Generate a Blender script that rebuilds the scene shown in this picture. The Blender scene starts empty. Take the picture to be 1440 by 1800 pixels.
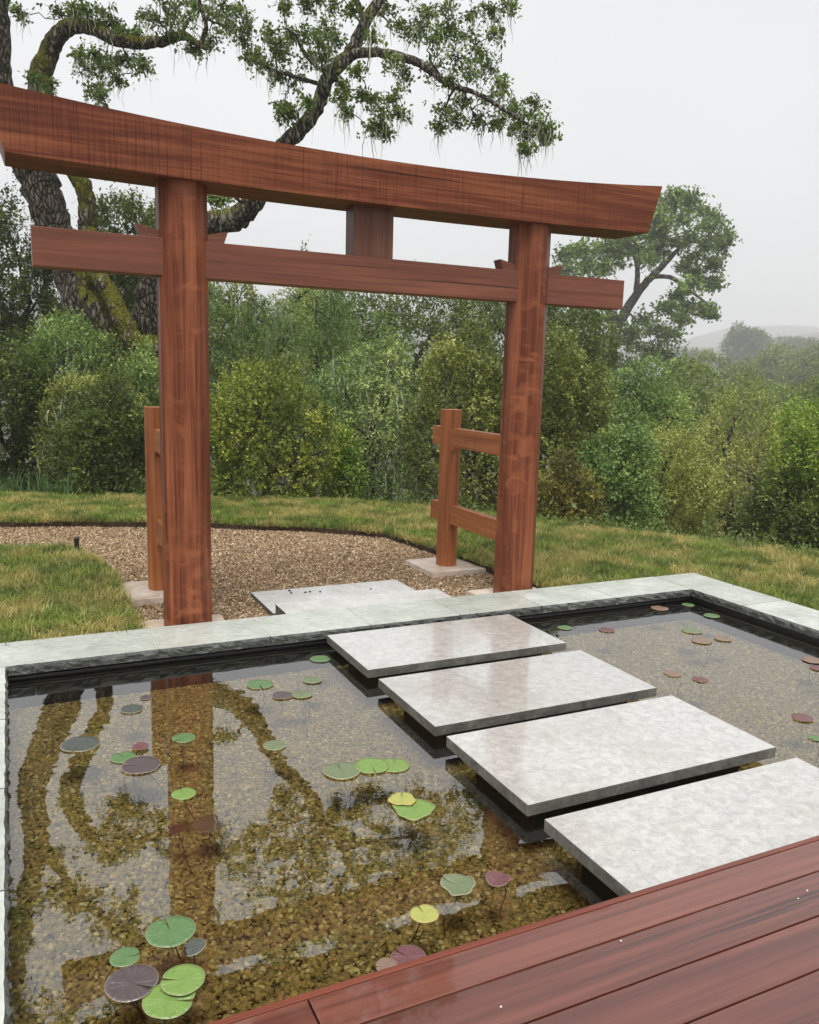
import bpy, bmesh, math, random
import numpy as np
from mathutils import Vector, Matrix
from mathutils.geometry import delaunay_2d_cdt

sc = bpy.context.scene
COL = sc.collection
R = math.radians
rng = np.random.default_rng(7)
random.seed(7)

# ------------------------------------------------------------------ camera
CAM_H, F_PX = 1.48, 1462.5
PITCH, ROLL, YAW = 0.162658, -0.0274334, 0.4499405
_f = np.array([math.sin(YAW)*math.cos(PITCH), math.cos(YAW)*math.cos(PITCH), -math.sin(PITCH)])
_r = np.array([math.cos(YAW), -math.sin(YAW), 0.0])
_d = np.cross(_f, _r)
_r2 = math.cos(ROLL)*_r + math.sin(ROLL)*_d
_d2 = -math.sin(ROLL)*_r + math.cos(ROLL)*_d
cam = bpy.data.objects.new('camera', bpy.data.cameras.new('camera'))
COL.objects.link(cam)
m3 = Matrix([[_r2[i], -_d2[i], -_f[i]] for i in range(3)])
cam.matrix_world = Matrix.Translation((0, 0, CAM_H)) @ m3.to_4x4()
cam.data.sensor_fit = 'HORIZONTAL'; cam.data.sensor_width = 36; cam.data.lens = 36*F_PX/1440
cam.data.clip_start = 0.05; cam.data.clip_end = 6000
sc.camera = cam

def ray(px, py):
    return _r2*(px-720)/F_PX + _d2*(py-900)/F_PX + _f
def at(px, py, Y):                       # the point of a sight line at world depth y = Y
    r = ray(px, py); return r*(Y/r[1]) + np.array([0, 0, CAM_H])
def atd(px, py, D):                      # the point of a sight line D metres ahead
    return ray(px, py)*D + np.array([0, 0, CAM_H])
def gz(px, py, z):                       # the point of a sight line on the level z
    r = ray(px, py); return r*((z-CAM_H)/r[2]) + np.array([0, 0, CAM_H])

# ------------------------------------------------------------------ node helpers
def N(nt, typ, ins=None, **props):
    n = nt.nodes.new(typ)
    for k, v in props.items(): setattr(n, k, v)
    for k, v in (ins or {}).items():
        s = n.inputs[k]
        if isinstance(v, bpy.types.NodeSocket): nt.links.new(v, s)
        elif isinstance(v, tuple) and len(v) == 3 and s.type == 'RGBA': s.default_value = (*v, 1)
        else: s.default_value = v
    return n
def ramp(nt, fac, stops, interp='LINEAR'):
    n = nt.nodes.new('ShaderNodeValToRGB'); cr = n.color_ramp; cr.interpolation = interp
    while len(cr.elements) > 1: cr.elements.remove(cr.elements[-1])
    for i, (p, c) in enumerate(stops):
        e = cr.elements[0] if i == 0 else cr.elements.new(p)
        e.position = p
        e.color = (*c, 1) if isinstance(c, tuple) else (c, c, c, 1)
    nt.links.new(fac, n.inputs[0]); return n.outputs[0]
def mixc(nt, f, a, b, blend='MIX'):
    n = N(nt, 'ShaderNodeMix', data_type='RGBA', blend_type=blend)
    for s, v in ((n.inputs[0], f), (n.inputs[6], a), (n.inputs[7], b)):
        if isinstance(v, bpy.types.NodeSocket): nt.links.new(v, s)
        elif isinstance(v, tuple): s.default_value = (*v, 1)
        else: s.default_value = v
    return n.outputs[2]
def math_(nt, op, a, b=0.0, c=None):
    ins = {0: a, 1: b}
    if c is not None: ins[2] = c
    return N(nt, 'ShaderNodeMath', ins, operation=op).outputs[0]
def noise(nt, vec, scale, detail=3, rough=.5, dist=0.0):
    return N(nt, 'ShaderNodeTexNoise', {'Vector': vec, 'Scale': scale, 'Detail': detail, 'Roughness': rough, 'Distortion': dist}).outputs[0]
def mapping(nt, vec, scale=(1, 1, 1), loc=(0, 0, 0), rot=(0, 0, 0)):
    return N(nt, 'ShaderNodeMapping', {'Vector': vec, 'Scale': scale, 'Location': loc, 'Rotation': rot}).outputs[0]
def newmat(name):
    m = bpy.data.materials.new(name); m.use_nodes = True
    nt = m.node_tree
    return m, nt, nt.nodes['Principled BSDF'], nt.nodes['Material Output']
def bump(nt, h, strength, dist=.01):
    return N(nt, 'ShaderNodeBump', {'Height': h, 'Strength': strength, 'Distance': dist}).outputs[0]
def lk(nt, a, b): nt.links.new(a, b)
def objco(nt): return N(nt, 'ShaderNodeTexCoord').outputs['Object']

# ------------------------------------------------------------------ world, sun, exposure
SUN_EL, SUN_AZ = R(66), R(205)           # soft light from behind and above the camera
w = bpy.data.worlds.new('World'); sc.world = w; w.use_nodes = True
nt = w.node_tree; bg = nt.nodes['Background']
sky = N(nt, 'ShaderNodeTexSky', sky_type='NISHITA')
sky.sun_disc = False; sky.sun_elevation = SUN_EL; sky.sun_rotation = SUN_AZ
sky.air_density = 1.0; sky.dust_density = 6.0; sky.ozone_density = 1.0
gen = N(nt, 'ShaderNodeTexCoord').outputs['Generated']
cl = noise(nt, mapping(nt, gen, (1, 1, 1.6)), 1.3, 3, .5)
cloud = ramp(nt, cl, [(.3, (.79, .81, .845)), (.7, (.97, .98, 1.0))])
skyc = mixc(nt, 1.0, sky.outputs[0], (.1, .1, .1), 'MULTIPLY')
lk(nt, mixc(nt, .93, skyc, cloud), bg.inputs[0])
bg.inputs[1].default_value = 0.40
sun = bpy.data.objects.new('sun', bpy.data.lights.new('sun', 'SUN'))
COL.objects.link(sun)
sun.data.energy = 1.5; sun.data.angle = R(32); sun.data.color = (1, .97, .93)
sd = Vector((math.sin(SUN_AZ)*math.cos(SUN_EL), math.cos(SUN_AZ)*math.cos(SUN_EL), math.sin(SUN_EL)))
sun.rotation_euler = sd.to_track_quat('Z', 'Y').to_euler()
sun.location = (0, -5, 12)
vs = sc.view_settings
vs.view_transform = 'Standard'; vs.look = 'None'; vs.exposure = 1.4; vs.gamma = 1; vs.use_curve_mapping = False
sc.cycles.use_denoising = True
sc.cycles.max_bounces = 10; sc.cycles.transparent_max_bounces = 12; sc.cycles.volume_bounces = 3

# ------------------------------------------------------------------ object helpers
def link(name, me, mats=None, parent=None):
    o = bpy.data.objects.new(name, me); COL.objects.link(o)
    if mats is not None:
        for m in (mats if isinstance(mats, (list, tuple)) else [mats]): me.materials.append(m)
    if parent: o.parent = parent
    return o
def empty(name, loc=(0, 0, 0)):
    o = bpy.data.objects.new(name, None); COL.objects.link(o); o.location = loc
    o.empty_display_size = .1; return o
def tag(o, label=None, cat=None, group=None, kind=None):
    if label: o['label'] = label
    if cat: o['category'] = cat
    if group: o['group'] = group
    if kind: o['kind'] = kind
    return o
def npmesh(name, V, T, tint=None, smooth=False, nper=3):
    """mesh from numpy arrays: V (n,3), T (m,nper); tint is per vertex"""
    me = bpy.data.meshes.new(name)
    V = np.ascontiguousarray(V, dtype=np.float32); T = np.ascontiguousarray(T, dtype=np.int32)
    me.vertices.add(len(V)); me.vertices.foreach_set('co', V.ravel())
    me.loops.add(T.size); me.loops.foreach_set('vertex_index', T.ravel())
    me.polygons.add(len(T)); me.polygons.foreach_set('loop_start', np.arange(len(T), dtype=np.int32)*nper)
    me.polygons.foreach_set('loop_total', np.full(len(T), nper, dtype=np.int32))
    if smooth: me.polygons.foreach_set('use_smooth', np.ones(len(T), dtype=bool))
    if tint is not None:
        a = me.attributes.new('tint', 'FLOAT', 'POINT'); a.data.foreach_set('value', np.ascontiguousarray(tint, dtype=np.float32))
    me.update(calc_edges=True); me.validate()
    return me
def bmobj(name, bm, mats, parent=None, smooth=False, loc=None):
    bmesh.ops.recalc_face_normals(bm, faces=bm.faces)
    me = bpy.data.meshes.new(name); bm.to_mesh(me); bm.free()
    if smooth:
        for p in me.polygons: p.use_smooth = True
    o = link(name, me, mats, parent)
    if loc: o.location = loc
    return o
def box(bm, x0, x1, y0, y1, z0, z1, bev=0.0, seg=2):
    v = [bm.verts.new((x, y, z)) for z in (z0, z1) for y in (y0, y1) for x in (x0, x1)]
    fs = [bm.faces.new([v[i] for i in q]) for q in ((0, 2, 3, 1), (4, 5, 7, 6), (0, 1, 5, 4), (2, 6, 7, 3), (0, 4, 6, 2), (1, 3, 7, 5))]
    if bev:
        es = list({e for f in fs for e in f.edges})
        bmesh.ops.bevel(bm, geom=es, offset=bev, segments=seg, profile=.6, affect='EDGES')
    return v
def prism(bm, outline, axis, a0, a1, bev=0.0):
    """extrude a 2-D outline along an axis (0 x, 1 y, 2 z)"""
    def P(u, v, a): return [(a, u, v), (u, a, v), (u, v, a)][axis]
    A = [bm.verts.new(P(u, v, a0)) for u, v in outline]; B = [bm.verts.new(P(u, v, a1)) for u, v in outline]
    n = len(outline); fs = [bm.faces.new(A), bm.faces.new(B)]
    for i in range(n): fs.append(bm.faces.new((A[i], A[(i+1) % n], B[(i+1) % n], B[i])))
    if bev:
        es = list({e for f in fs for e in f.edges})
        bmesh.ops.bevel(bm, geom=es, offset=bev, segments=2, profile=.6, affect='EDGES')
def catmull(P, n):
    P = np.asarray(P, float); k = len(P)
    Q = np.vstack([2*P[0]-P[1], P, 2*P[-1]-P[-2]]); out = []
    for t in np.linspace(0, k-1-1e-6, n):
        i = int(t); u = t-i; a, b, c, d = Q[i:i+4]
        out.append(.5*((2*b) + (c-a)*u + (2*a-5*b+4*c-d)*u*u + (3*b-a-3*c+d)*u**3))
    return np.array(out)
def tube_arrays(P, rad, sides=8, wob=0.0, closed=True):
    P = np.asarray(P, float); n = len(P); rad = np.asarray(rad, float)
    T = np.gradient(P, axis=0); T /= np.linalg.norm(T, axis=1)[:, None]+1e-9
    ref = np.array([0.13, 0.21, 1.0]) if abs(T[0][2]) < .9 else np.array([1, .1, 0.2])
    u = np.cross(T[0], ref); u /= np.linalg.norm(u); V = []
    for i in range(n):
        u = u - T[i]*np.dot(u, T[i]); u /= np.linalg.norm(u)+1e-9
        v = np.cross(T[i], u)
        a = np.arange(sides)*2*math.pi/sides
        rr = rad[i]*(1+wob*rng.normal(size=sides)) if wob else np.full(sides, rad[i])
        V.append(P[i] + (np.cos(a)*rr)[:, None]*u + (np.sin(a)*rr)[:, None]*v)
    V = np.vstack(V); F = []
    for i in range(n-1):
        for j in range(sides):
            a, b = i*sides+j, i*sides+(j+1) % sides
            F.append((a, b, b+sides)); F.append((a, b+sides, a+sides))
    V = np.vstack([V, P[-1:]]); t = len(V)-1
    for j in range(sides): F.append(((n-1)*sides+j, (n-1)*sides+(j+1) % sides, t))
    return V, np.array(F, dtype=np.int32)
def join_arrays(parts):
    Vs, Fs, o = [], [], 0
    for V, F in parts:
        Vs.append(V); Fs.append(F+o); o += len(V)
    return np.vstack(Vs), np.vstack(Fs)

# ------------------------------------------------------------------ materials: wood, stone, water
def wood(name, axis, dark, mid, light, rough=.42, saw=0.0, curly=0.0, grain=1.0, spec=.35, bump_s=.25, across=None):
    m, nt, b, out = newmat(name)
    co = objco(nt)
    rnd = N(nt, 'ShaderNodeObjectInfo').outputs['Random']
    off = N(nt, 'ShaderNodeCombineXYZ', {0: math_(nt, 'MULTIPLY', rnd, 7.3), 1: math_(nt, 'MULTIPLY', rnd, 3.1), 2: math_(nt, 'MULTIPLY', rnd, 5.7)}).outputs[0]
    co = N(nt, 'ShaderNodeVectorMath', {0: co, 1: off}, operation='ADD').outputs[0]
    s = [22.0*grain]*3; s[axis] = .9*grain
    g1 = noise(nt, mapping(nt, co, tuple(s)), 1.0, 6, .62, .4)
    s2 = [90.0*grain]*3; s2[axis] = 1.6*grain
    g2 = noise(nt, mapping(nt, co, tuple(s2)), 1.0, 3, .6)
    big = noise(nt, mapping(nt, co, tuple(.5 if i == axis else 2.2 for i in range(3))), 1.0, 3, .55, .6)
    v = math_(nt, 'ADD', math_(nt, 'MULTIPLY', g1, .55), math_(nt, 'ADD', math_(nt, 'MULTIPLY', g2, .25), math_(nt, 'MULTIPLY', big, .35)))
    c = ramp(nt, v, [(.38, dark), (.56, mid), (.74, light)])
    h = g2
    if curly:
        s3 = [6.0]*3; s3[axis] = 9.0
        cu = noise(nt, mapping(nt, co, tuple(s3), rot=(.35, .25, .1)), 1.0, 3, .5, 1.2)
        pl = noise(nt, mapping(nt, co, (3, 3, .35)), 1.0, 2, .5)
        cm = math_(nt, 'MULTIPLY', ramp(nt, cu, [(.5, 0.0), (.68, 1.0)]), ramp(nt, pl, [(.42, 0.0), (.62, 1.0)]))
        c = mixc(nt, math_(nt, 'MULTIPLY', cm, curly), c, light)
    if saw:
        s4 = [1.6]*3; s4[across if across is not None else 0] = 120.0
        st = noise(nt, mapping(nt, co, tuple(s4)), 1.0, 3, .6, .15)
        msk = noise(nt, co, 2.3, 2, .5)
        sm = math_(nt, 'MULTIPLY', ramp(nt, st, [(.5, 0.0), (.66, 1.0)]), ramp(nt, msk, [(.34, .1), (.6, 1.0)]))
        c = mixc(nt, math_(nt, 'MULTIPLY', sm, saw), c, tuple(x*.42 for x in dark))
        h = math_(nt, 'SUBTRACT', h, math_(nt, 'MULTIPLY', sm, .6))
    s5 = [34.0]*3; s5[axis] = .55
    chk = ramp(nt, noise(nt, mapping(nt, co, tuple(s5), loc=(4, 7, 2)), 1.0, 2, .4), [(.66, 0.0), (.71, 1.0)])   # drying checks along the grain
    c = mixc(nt, math_(nt, 'MULTIPLY', chk, .7), c, tuple(x*.3 for x in dark))
    h = math_(nt, 'SUBTRACT', h, chk)
    lk(nt, c, b.inputs['Base Color'])
    lk(nt, ramp(nt, big, [(.3, rough-.1), (.7, rough+.12)]), b.inputs['Roughness'])
    b.inputs['Specular IOR Level'].default_value = spec
    lk(nt, bump(nt, h, bump_s, .004), b.inputs['Normal'])
    return m
RW = ((.040, .0098, .0045), (.140, .037, .0155), (.32, .107, .046))
M_post = wood('redwood_post', 2, *RW, rough=.46, curly=.8, spec=.24)
M_beam = wood('redwood_beam', 0, *RW, rough=.45, saw=.55, across=0, spec=.18)
M_tie = wood('redwood_tie', 0, (.088, .027, .0145), (.168, .054, .029), (.25, .09, .05), rough=.42, spec=.4)
CW = ((.15, .043, .014), (.32, .105, .035), (.48, .19, .072))
M_sup = wood('support_wood', 2, *CW, rough=.42)
M_rail = wood('rail_wood', 1, *CW, rough=.42, saw=.55, across=1)
M_deck = wood('deck_wood', 0, (.034, .0095, .0065), (.105, .030, .019), (.20, .066, .042), rough=.3, grain=.7, spec=.35, bump_s=.2)
b_ = M_deck.node_tree.nodes['Principled BSDF']
b_.inputs['Coat Weight'].default_value = .75; b_.inputs['Coat Roughness'].default_value = .03; b_.inputs['Coat IOR'].default_value = 1.6
M_trim = wood('deck_trim_wood', 0, (.07, .014, .007), (.13, .03, .016), (.2, .05, .025), rough=.25, spec=.6)

def stone(name, lo, mid, hi, rough0, rough1, scale=6, vein=None, bump_s=.15, spec=.5, bdist=.004):
    m, nt, b, out = newmat(name)
    co = objco(nt)
    n1 = noise(nt, co, scale, 6, .62, .8)
    n2 = noise(nt, co, scale*5, 4, .6)
    v = math_(nt, 'ADD', math_(nt, 'MULTIPLY', n1, .65), math_(nt, 'MULTIPLY', n2, .35))
    c = ramp(nt, v, [(.34, lo), (.5, mid), (.66, hi)])
    if vein:
        vo = N(nt, 'ShaderNodeTexVoronoi', {'Vector': N(nt, 'ShaderNodeVectorMath', {0: co, 1: N(nt, 'ShaderNodeTexNoise', {'Vector': co, 'Scale': scale*2.2, 'Detail': 3}).outputs['Color']}, operation='ADD').outputs[0], 'Scale': scale*1.7}, feature='DISTANCE_TO_EDGE').outputs[0]
        c = mixc(nt, ramp(nt, vo, [(.0, .55), (.05, 0.0)]), c, vein)
    stn = ramp(nt, noise(nt, mapping(nt, co, loc=(8, 3, 1)), 2.4, 5, .7, .5), [(.5, 0.0), (.66, 1.0)])   # damp stains
    c = mixc(nt, math_(nt, 'MULTIPLY', stn, .35), c, tuple(x*.55 for x in (mid[0]*1.05, mid[1], mid[2]*.85)))
    rv = N(nt, 'ShaderNodeObjectInfo').outputs['Random']
    c = mixc(nt, 1.0, c, ramp(nt, rv, [(0, (.80, .80, .78)), (.5, (.92, .93, .92)), (1, (1.0, 1.0, 1.0))]), 'MULTIPLY')
    lk(nt, c, b.inputs['Base Color'])
    rn = noise(nt, co, 3.1, 3, .5)
    lk(nt, ramp(nt, rn, [(.38, rough0), (.62, rough1)]), b.inputs['Roughness'])
    b.inputs['Specular IOR Level'].default_value = spec
    fine = noise(nt, co, scale*7, 3, .6)
    lk(nt, bump(nt, math_(nt, 'ADD', n2, math_(nt, 'MULTIPLY', fine, .4)), bump_s, bdist), b.inputs['Normal'])
    return m
M_slab = stone('limestone_top', (0.339, 0.329, 0.318), (0.470, 0.459, 0.437), (0.599, 0.584, 0.555), .07, .2, 24, vein=(0.359, 0.329, 0.298), bump_s=.10, spec=.9)
b_ = M_slab.node_tree.nodes['Principled BSDF']; b_.inputs['Coat Weight'].default_value = .6; b_.inputs['Coat Roughness'].default_value = .05; b_.inputs['Coat IOR'].default_value = 1.6
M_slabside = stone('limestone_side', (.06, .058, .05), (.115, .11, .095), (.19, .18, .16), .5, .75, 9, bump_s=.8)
M_coping = stone('coping_top', (0.397, 0.428, 0.393), (0.492, 0.520, 0.476), (0.596, 0.614, 0.570), .08, .3, 5, bump_s=.5, spec=.8, bdist=.008)
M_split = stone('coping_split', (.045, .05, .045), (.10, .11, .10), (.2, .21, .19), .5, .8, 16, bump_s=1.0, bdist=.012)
M_plinth = stone('plinth_stone', (.42, .30, .22), (.56, .46, .38), (.66, .59, .53), .4, .6, 5, bump_s=.6, bdist=.008)
M_step = stone('step_top', (.46, .45, .44), (.56, .55, .54), (.65, .64, .63), .2, .4, 6, bump_s=.2, spec=.6)

def plain(name, col, rough=.6, spec=.4, metal=0.0, var=.25, scale=20, bmp=.2):
    m, nt, b, out = newmat(name)
    co = objco(nt); n = noise(nt, co, scale, 4, .6)
    lk(nt, ramp(nt, n, [(.3, tuple(c*(1-var) for c in col)), (.7, tuple(min(1, c*(1+var)) for c in col))]), b.inputs['Base Color'])
    b.inputs['Roughness'].default_value = rough; b.inputs['Specular IOR Level'].default_value = spec; b.inputs['Metallic'].default_value = metal
    lk(nt, bump(nt, n, bmp, .005), b.inputs['Normal'])
    return m
M_liner = plain('pond_liner', (.010, .010, .010), .45, .4)
M_black = plain('black_metal', (.012, .012, .013), .35, .5)
M_grout = plain('grout', (.42, .44, .40), .8)
M_soil = plain('soil', (.035, .022, .014), .95, .1, var=.6, scale=40, bmp=.8)
M_silt = plain('pond_silt', (.07, .055, .025), .95, .1, var=.5, scale=60)

def scatter_mat(name, stops, rough, spec=.4, bmp=.0):
    m, nt, b, out = newmat(name)
    inf = N(nt, 'ShaderNodeObjectInfo')
    c = ramp(nt, inf.outputs['Random'], stops)
    co = objco(nt)
    n = noise(nt, co, 1.6, 3, .6)
    c = mixc(nt, .55, c, ramp(nt, n, [(.3, .35), (.7, 1.0)]), 'MULTIPLY')
    lk(nt, c, b.inputs['Base Color']); b.inputs['Roughness'].default_value = rough; b.inputs['Specular IOR Level'].default_value = spec
    return m
M_pebble = scatter_mat('pond_pebble', [(0, (0.150, 0.126, 0.037)), (.3, (0.290, 0.230, 0.069)), (.5, (0.440, 0.335, 0.106)), (.68, (0.580, 0.447, 0.147)), (.8, (0.300, 0.271, 0.120)), (.9, (0.521, 0.302, 0.110)), (.96, (0.800, 0.709, 0.349))], .5)
M_gravel = scatter_mat('path_gravel', [(0, (.10, .06, .03)), (.3, (.27, .175, .09)), (.6, (.48, .335, .185)), (.8, (.33, .21, .11)), (.93, (.74, .60, .42))], .5)

# water: a clear surface with mirror reflection rising towards grazing angles
m, nt, b, out = newmat('pond_water'); M_water = m
nt.nodes.remove(b)
co = objco(nt)
wv = math_(nt, 'ADD', noise(nt, co, 5.0, 2, .5, .5), math_(nt, 'MULTIPLY', noise(nt, co, 26.0, 2, .5), .12))
nb = bump(nt, wv, .032, .02)
fr = N(nt, 'ShaderNodeFresnel', {'IOR': 2.35, 'Normal': nb}).outputs[0]
gl = N(nt, 'ShaderNodeBsdfGlossy', {'Color': (1, 1, 1), 'Roughness': 0.0, 'Normal': nb}).outputs[0]
tr = N(nt, 'ShaderNodeBsdfTransparent', {'Color': (.98, .96, .86)}).outputs[0]
lk(nt, N(nt, 'ShaderNodeMixShader', {0: fr, 1: tr, 2: gl}).outputs[0], out.inputs['Surface'])

# ------------------------------------------------------------------ ground
COPE_Z, WATER_Z, FLOOR_Z, GRAVEL_Z, LAWN_Z = .01, -.075, -.235, -.10, -.045
PX0, PX1, PY1 = -.07, 4.40, 4.38         # inner edges of the coping
CW_ = .40                                # coping width
DECK_Z, DECK_Y = .05, 1.657
LAWN_EDGE = np.array([(-9, 13.2), (-3, 12.0), (-.14, 10.95), (.67, 10.45), (2.15, 9.85), (3.38, 9.5), (4.36, 8.56), (5.2, 7.35), (5.62, 6.55), (6.3, 5.72), (6.75, 4.9), (7.2, 3.2), (7.6, 0), (7.6, -4)])
def edge_dist(x, y):
    """metres beyond the far rim of the lawn (0 on the lawn)"""
    p = np.stack([x, y], -1); best = np.full(x.shape, 1e9); sgn = np.zeros(x.shape)
    for a, b in zip(LAWN_EDGE[:-1], LAWN_EDGE[1:]):
        ab = b-a; t = np.clip(((p-a)@ab)/(ab@ab), 0, 1)
        d = p-(a+t[..., None]*ab); dd = np.hypot(d[..., 0], d[..., 1])
        cr = ab[0]*(p[..., 1]-a[1])-ab[1]*(p[..., 0]-a[0])
        m = dd < best-1e-9; best = np.where(m, dd, best); sgn = np.where(m, cr, sgn)
    return np.where(sgn > 0, best, 0.0)
def terrain_z(x, y):
    x = np.asarray(x, float); y = np.asarray(y, float)
    e = edge_dist(x, y)
    z = -.15 - 5.2*(1-np.exp(-np.maximum(e-.6, 0)/7.0)) + .25*np.sin(x*.7+1)*np.cos(y*.53)*np.clip(e/6, 0, 1)
    r = np.hypot(x, y); az = np.arctan2(x, y)
    ridge = 64+14*np.sin(az*5.0+.6)+8*np.sin(az*13+2)+4*np.sin(az*29)
    z = z + ridge*np.exp(-((r-950)/230)**2)*np.clip((r-200)/300, 0, 1)
    z = z + 92*np.exp(-((r-1380)/110)**2)*(np.exp(-((az-.83)/.12)**2)+.62*np.exp(-((az-1.1)/.2)**2)+.35*np.exp(-((az-.6)/.16)**2))*(1+.05*np.sin(az*37)+.04*np.sin(az*71+1))
    inpond = (x > PX0-.3) & (x < PX1+.3) & (y < PY1+.3) & (y > -4)
    return np.where(inpond, -.8, z)
rr = np.concatenate([np.arange(0, 14, .14), np.geomspace(14, 1500, 70)])
aa = np.linspace(0, 2*math.pi, 240, endpoint=False)
RRg, AAg = np.meshgrid(rr, aa, indexing='ij')
cx_, cy_ = 2.2, 5.0
X = cx_+RRg*np.sin(AAg); Y = cy_+RRg*np.cos(AAg)
V = np.stack([X, Y, terrain_z(X, Y)], -1).reshape(-1, 3)
i, j = np.meshgrid(np.arange(len(rr)-1), np.arange(len(aa)), indexing='ij'); na = len(aa)
Q = np.stack([i*na+j, (i+1)*na+j, (i+1)*na+(j+1) % na, i*na+(j+1) % na], -1).reshape(-1, 4)
m, nt, b, out = newmat('ground_earth')
co = objco(nt); n1 = noise(nt, co, .6, 5, .6); n2 = noise(nt, co, 9, 4, .6)
lk(nt, mixc(nt, n2, ramp(nt, n1, [(.35, (.03, .045, .015)), (.6, (.06, .06, .025))]), (.04, .03, .018)), b.inputs['Base Color'])
b.inputs['Roughness'].default_value = .95
tag(link('ground', npmesh('ground', V, Q[:, ::-1], smooth=True, nper=4), m), kind='structure')

def sheet(name, poly, z, step, mats, wob=.0, skirt=0.0, edge_noise=0.0, hump=0.0):
    """a triangulated flat sheet inside a polygon, with an optional cut side"""
    P = []
    n = len(poly)
    for k in range(n):
        a = np.array(poly[k], float); b = np.array(poly[(k+1) % n], float)
        L = np.linalg.norm(b-a); c = max(1, int(L/step))
        nrm = np.array([-(b-a)[1], (b-a)[0]])/max(L, 1e-9)
        for t in range(c):
            p = a+(b-a)*t/c
            if edge_noise and t: p = p+nrm*rng.normal()*edge_noise
            P.append(p)
    P = np.array(P); nb = len(P)
    lo, hi = P.min(0), P.max(0)
    g = np.stack(np.meshgrid(np.arange(lo[0]+step/2, hi[0], step), np.arange(lo[1]+step/2, hi[1], step)), -1).reshape(-1, 2)
    g = g+rng.uniform(-.3, .3, g.shape)*step
    ins = np.zeros(len(g), bool)
    for k in range(nb):
        a, b = P[k], P[(k+1) % nb]
        c = (a[1] > g[:, 1]) != (b[1] > g[:, 1])
        xx = (b[0]-a[0])*(g[:, 1]-a[1])/(b[1]-a[1]+1e-12)+a[0]
        ins ^= c & (g[:, 0] < xx)
    g = g[ins]
    allp = [Vector(p) for p in np.vstack([P, g])]
    r = delaunay_2d_cdt(allp, [(k, (k+1) % nb) for k in range(nb)], [], 1, 1e-5)
    pts = np.array([tuple(v) for v in r[0]])
    zz = np.full(len(pts), z)+hump*(np.sin(pts[:, 0]*3.1+.4)*np.cos(pts[:, 1]*2.7)+.6*np.sin(pts[:, 0]*7.3)*np.sin(pts[:, 1]*6.1+1))
    if wob: zz += rng.normal(size=len(pts))*wob
    bm = bmesh.new(); vs = [bm.verts.new((p[0], p[1], q)) for p, q in zip(pts, zz)]
    for f in r[2]:
        try: bm.faces.new([vs[k] for k in f])
        except ValueError: pass
    for f in bm.faces: f.smooth = True
    bm.normal_update()
    if sum(f.normal.z for f in bm.faces) < 0: bmesh.ops.reverse_faces(bm, faces=bm.faces)
    if skirt:
        be = [e for e in bm.edges if len(e.link_faces) == 1]
        ret = bmesh.ops.extrude_edge_only(bm, edges=be)
        for v in ret['geom']:
            if isinstance(v, bmesh.types.BMVert): v.co.z -= skirt
        for f in ret['geom']:
            if isinstance(f, bmesh.types.BMFace): f.material_index = 1
    me = bpy.data.meshes.new(name); bm.to_mesh(me); bm.free()
    return link(name, me, mats)

# lawn soil colour shows between the blades: straw and thatch
m, nt, b, out = newmat('lawn_thatch')
co = objco(nt); n1 = noise(nt, co, 1.5, 4, .6); n2 = noise(nt, co, 30, 4, .6)
lk(nt, mixc(nt, n2, ramp(nt, n1, [(.35, (.06, .075, .02)), (.6, (.16, .12, .05))]), (.05, .04, .02)), b.inputs['Base Color'])
b.inputs['Roughness'].default_value = .95
M_thatch = m
s_ = (CAM_H-LAWN_Z)/(CAM_H+.1)
G_FAR = [(-9, 11.0), (-3, 9.9), (-.13, 9.26), (.66, 9.06), (1.85, 8.6), (2.84, 8.05), (3.4, 7.55), (3.5, 6.77), (3.60, 5.81), (3.66, 4.95)]
G_NEAR = [(-9, 8.3), (-3, 7.95), (-.12, 7.886), (.416, 7.71), (.58, 7.18), (.675, 6.62), (.655, 5.62), (.68, 5.27)]
CO_Y, CO_X = PY1+CW_, PX1+CW_
far_lawn_poly = [(x*s_, y*s_) for x, y in G_FAR] + [(3.55, CO_Y+.005), (CO_X+.005, CO_Y+.005), (CO_X+.005, -4)] + [tuple(p) for p in LAWN_EDGE[::-1]]
near_lawn_poly = [(x*s_, y*s_) for x, y in G_NEAR] + [(.62, CO_Y+.005), (-.6, CO_Y+.005), (-.6, -2), (-9, -2)]
lawn_far = sheet('lawn', far_lawn_poly, LAWN_Z, .22, [M_thatch, M_soil], skirt=.12, edge_noise=.012, hump=.008)
lawn_near = sheet('lawn', near_lawn_poly, LAWN_Z, .22, [M_thatch, M_soil], skirt=.12, edge_noise=.012, hump=.008)
tag(lawn_far, kind='structure'); tag(lawn_near, kind='structure')
gravel_poly = [(x, y+.12) for x, y in G_FAR] + [(3.8, CO_Y+.002), (.5, CO_Y+.002)] + [(x-.15, y-.15) for x, y in G_NEAR[::-1]]
m, nt, b, out = newmat('gravel_base')
lk(nt, ramp(nt, noise(nt, objco(nt), 90, 4, .7), [(.35, (.06, .04, .025)), (.65, (.25, .17, .10))]), b.inputs['Base Color']); b.inputs['Roughness'].default_value = .9
gravel_base = tag(sheet('gravel_path', gravel_poly, GRAVEL_Z-.004, .3, m, hump=.003), kind='structure')

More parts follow.
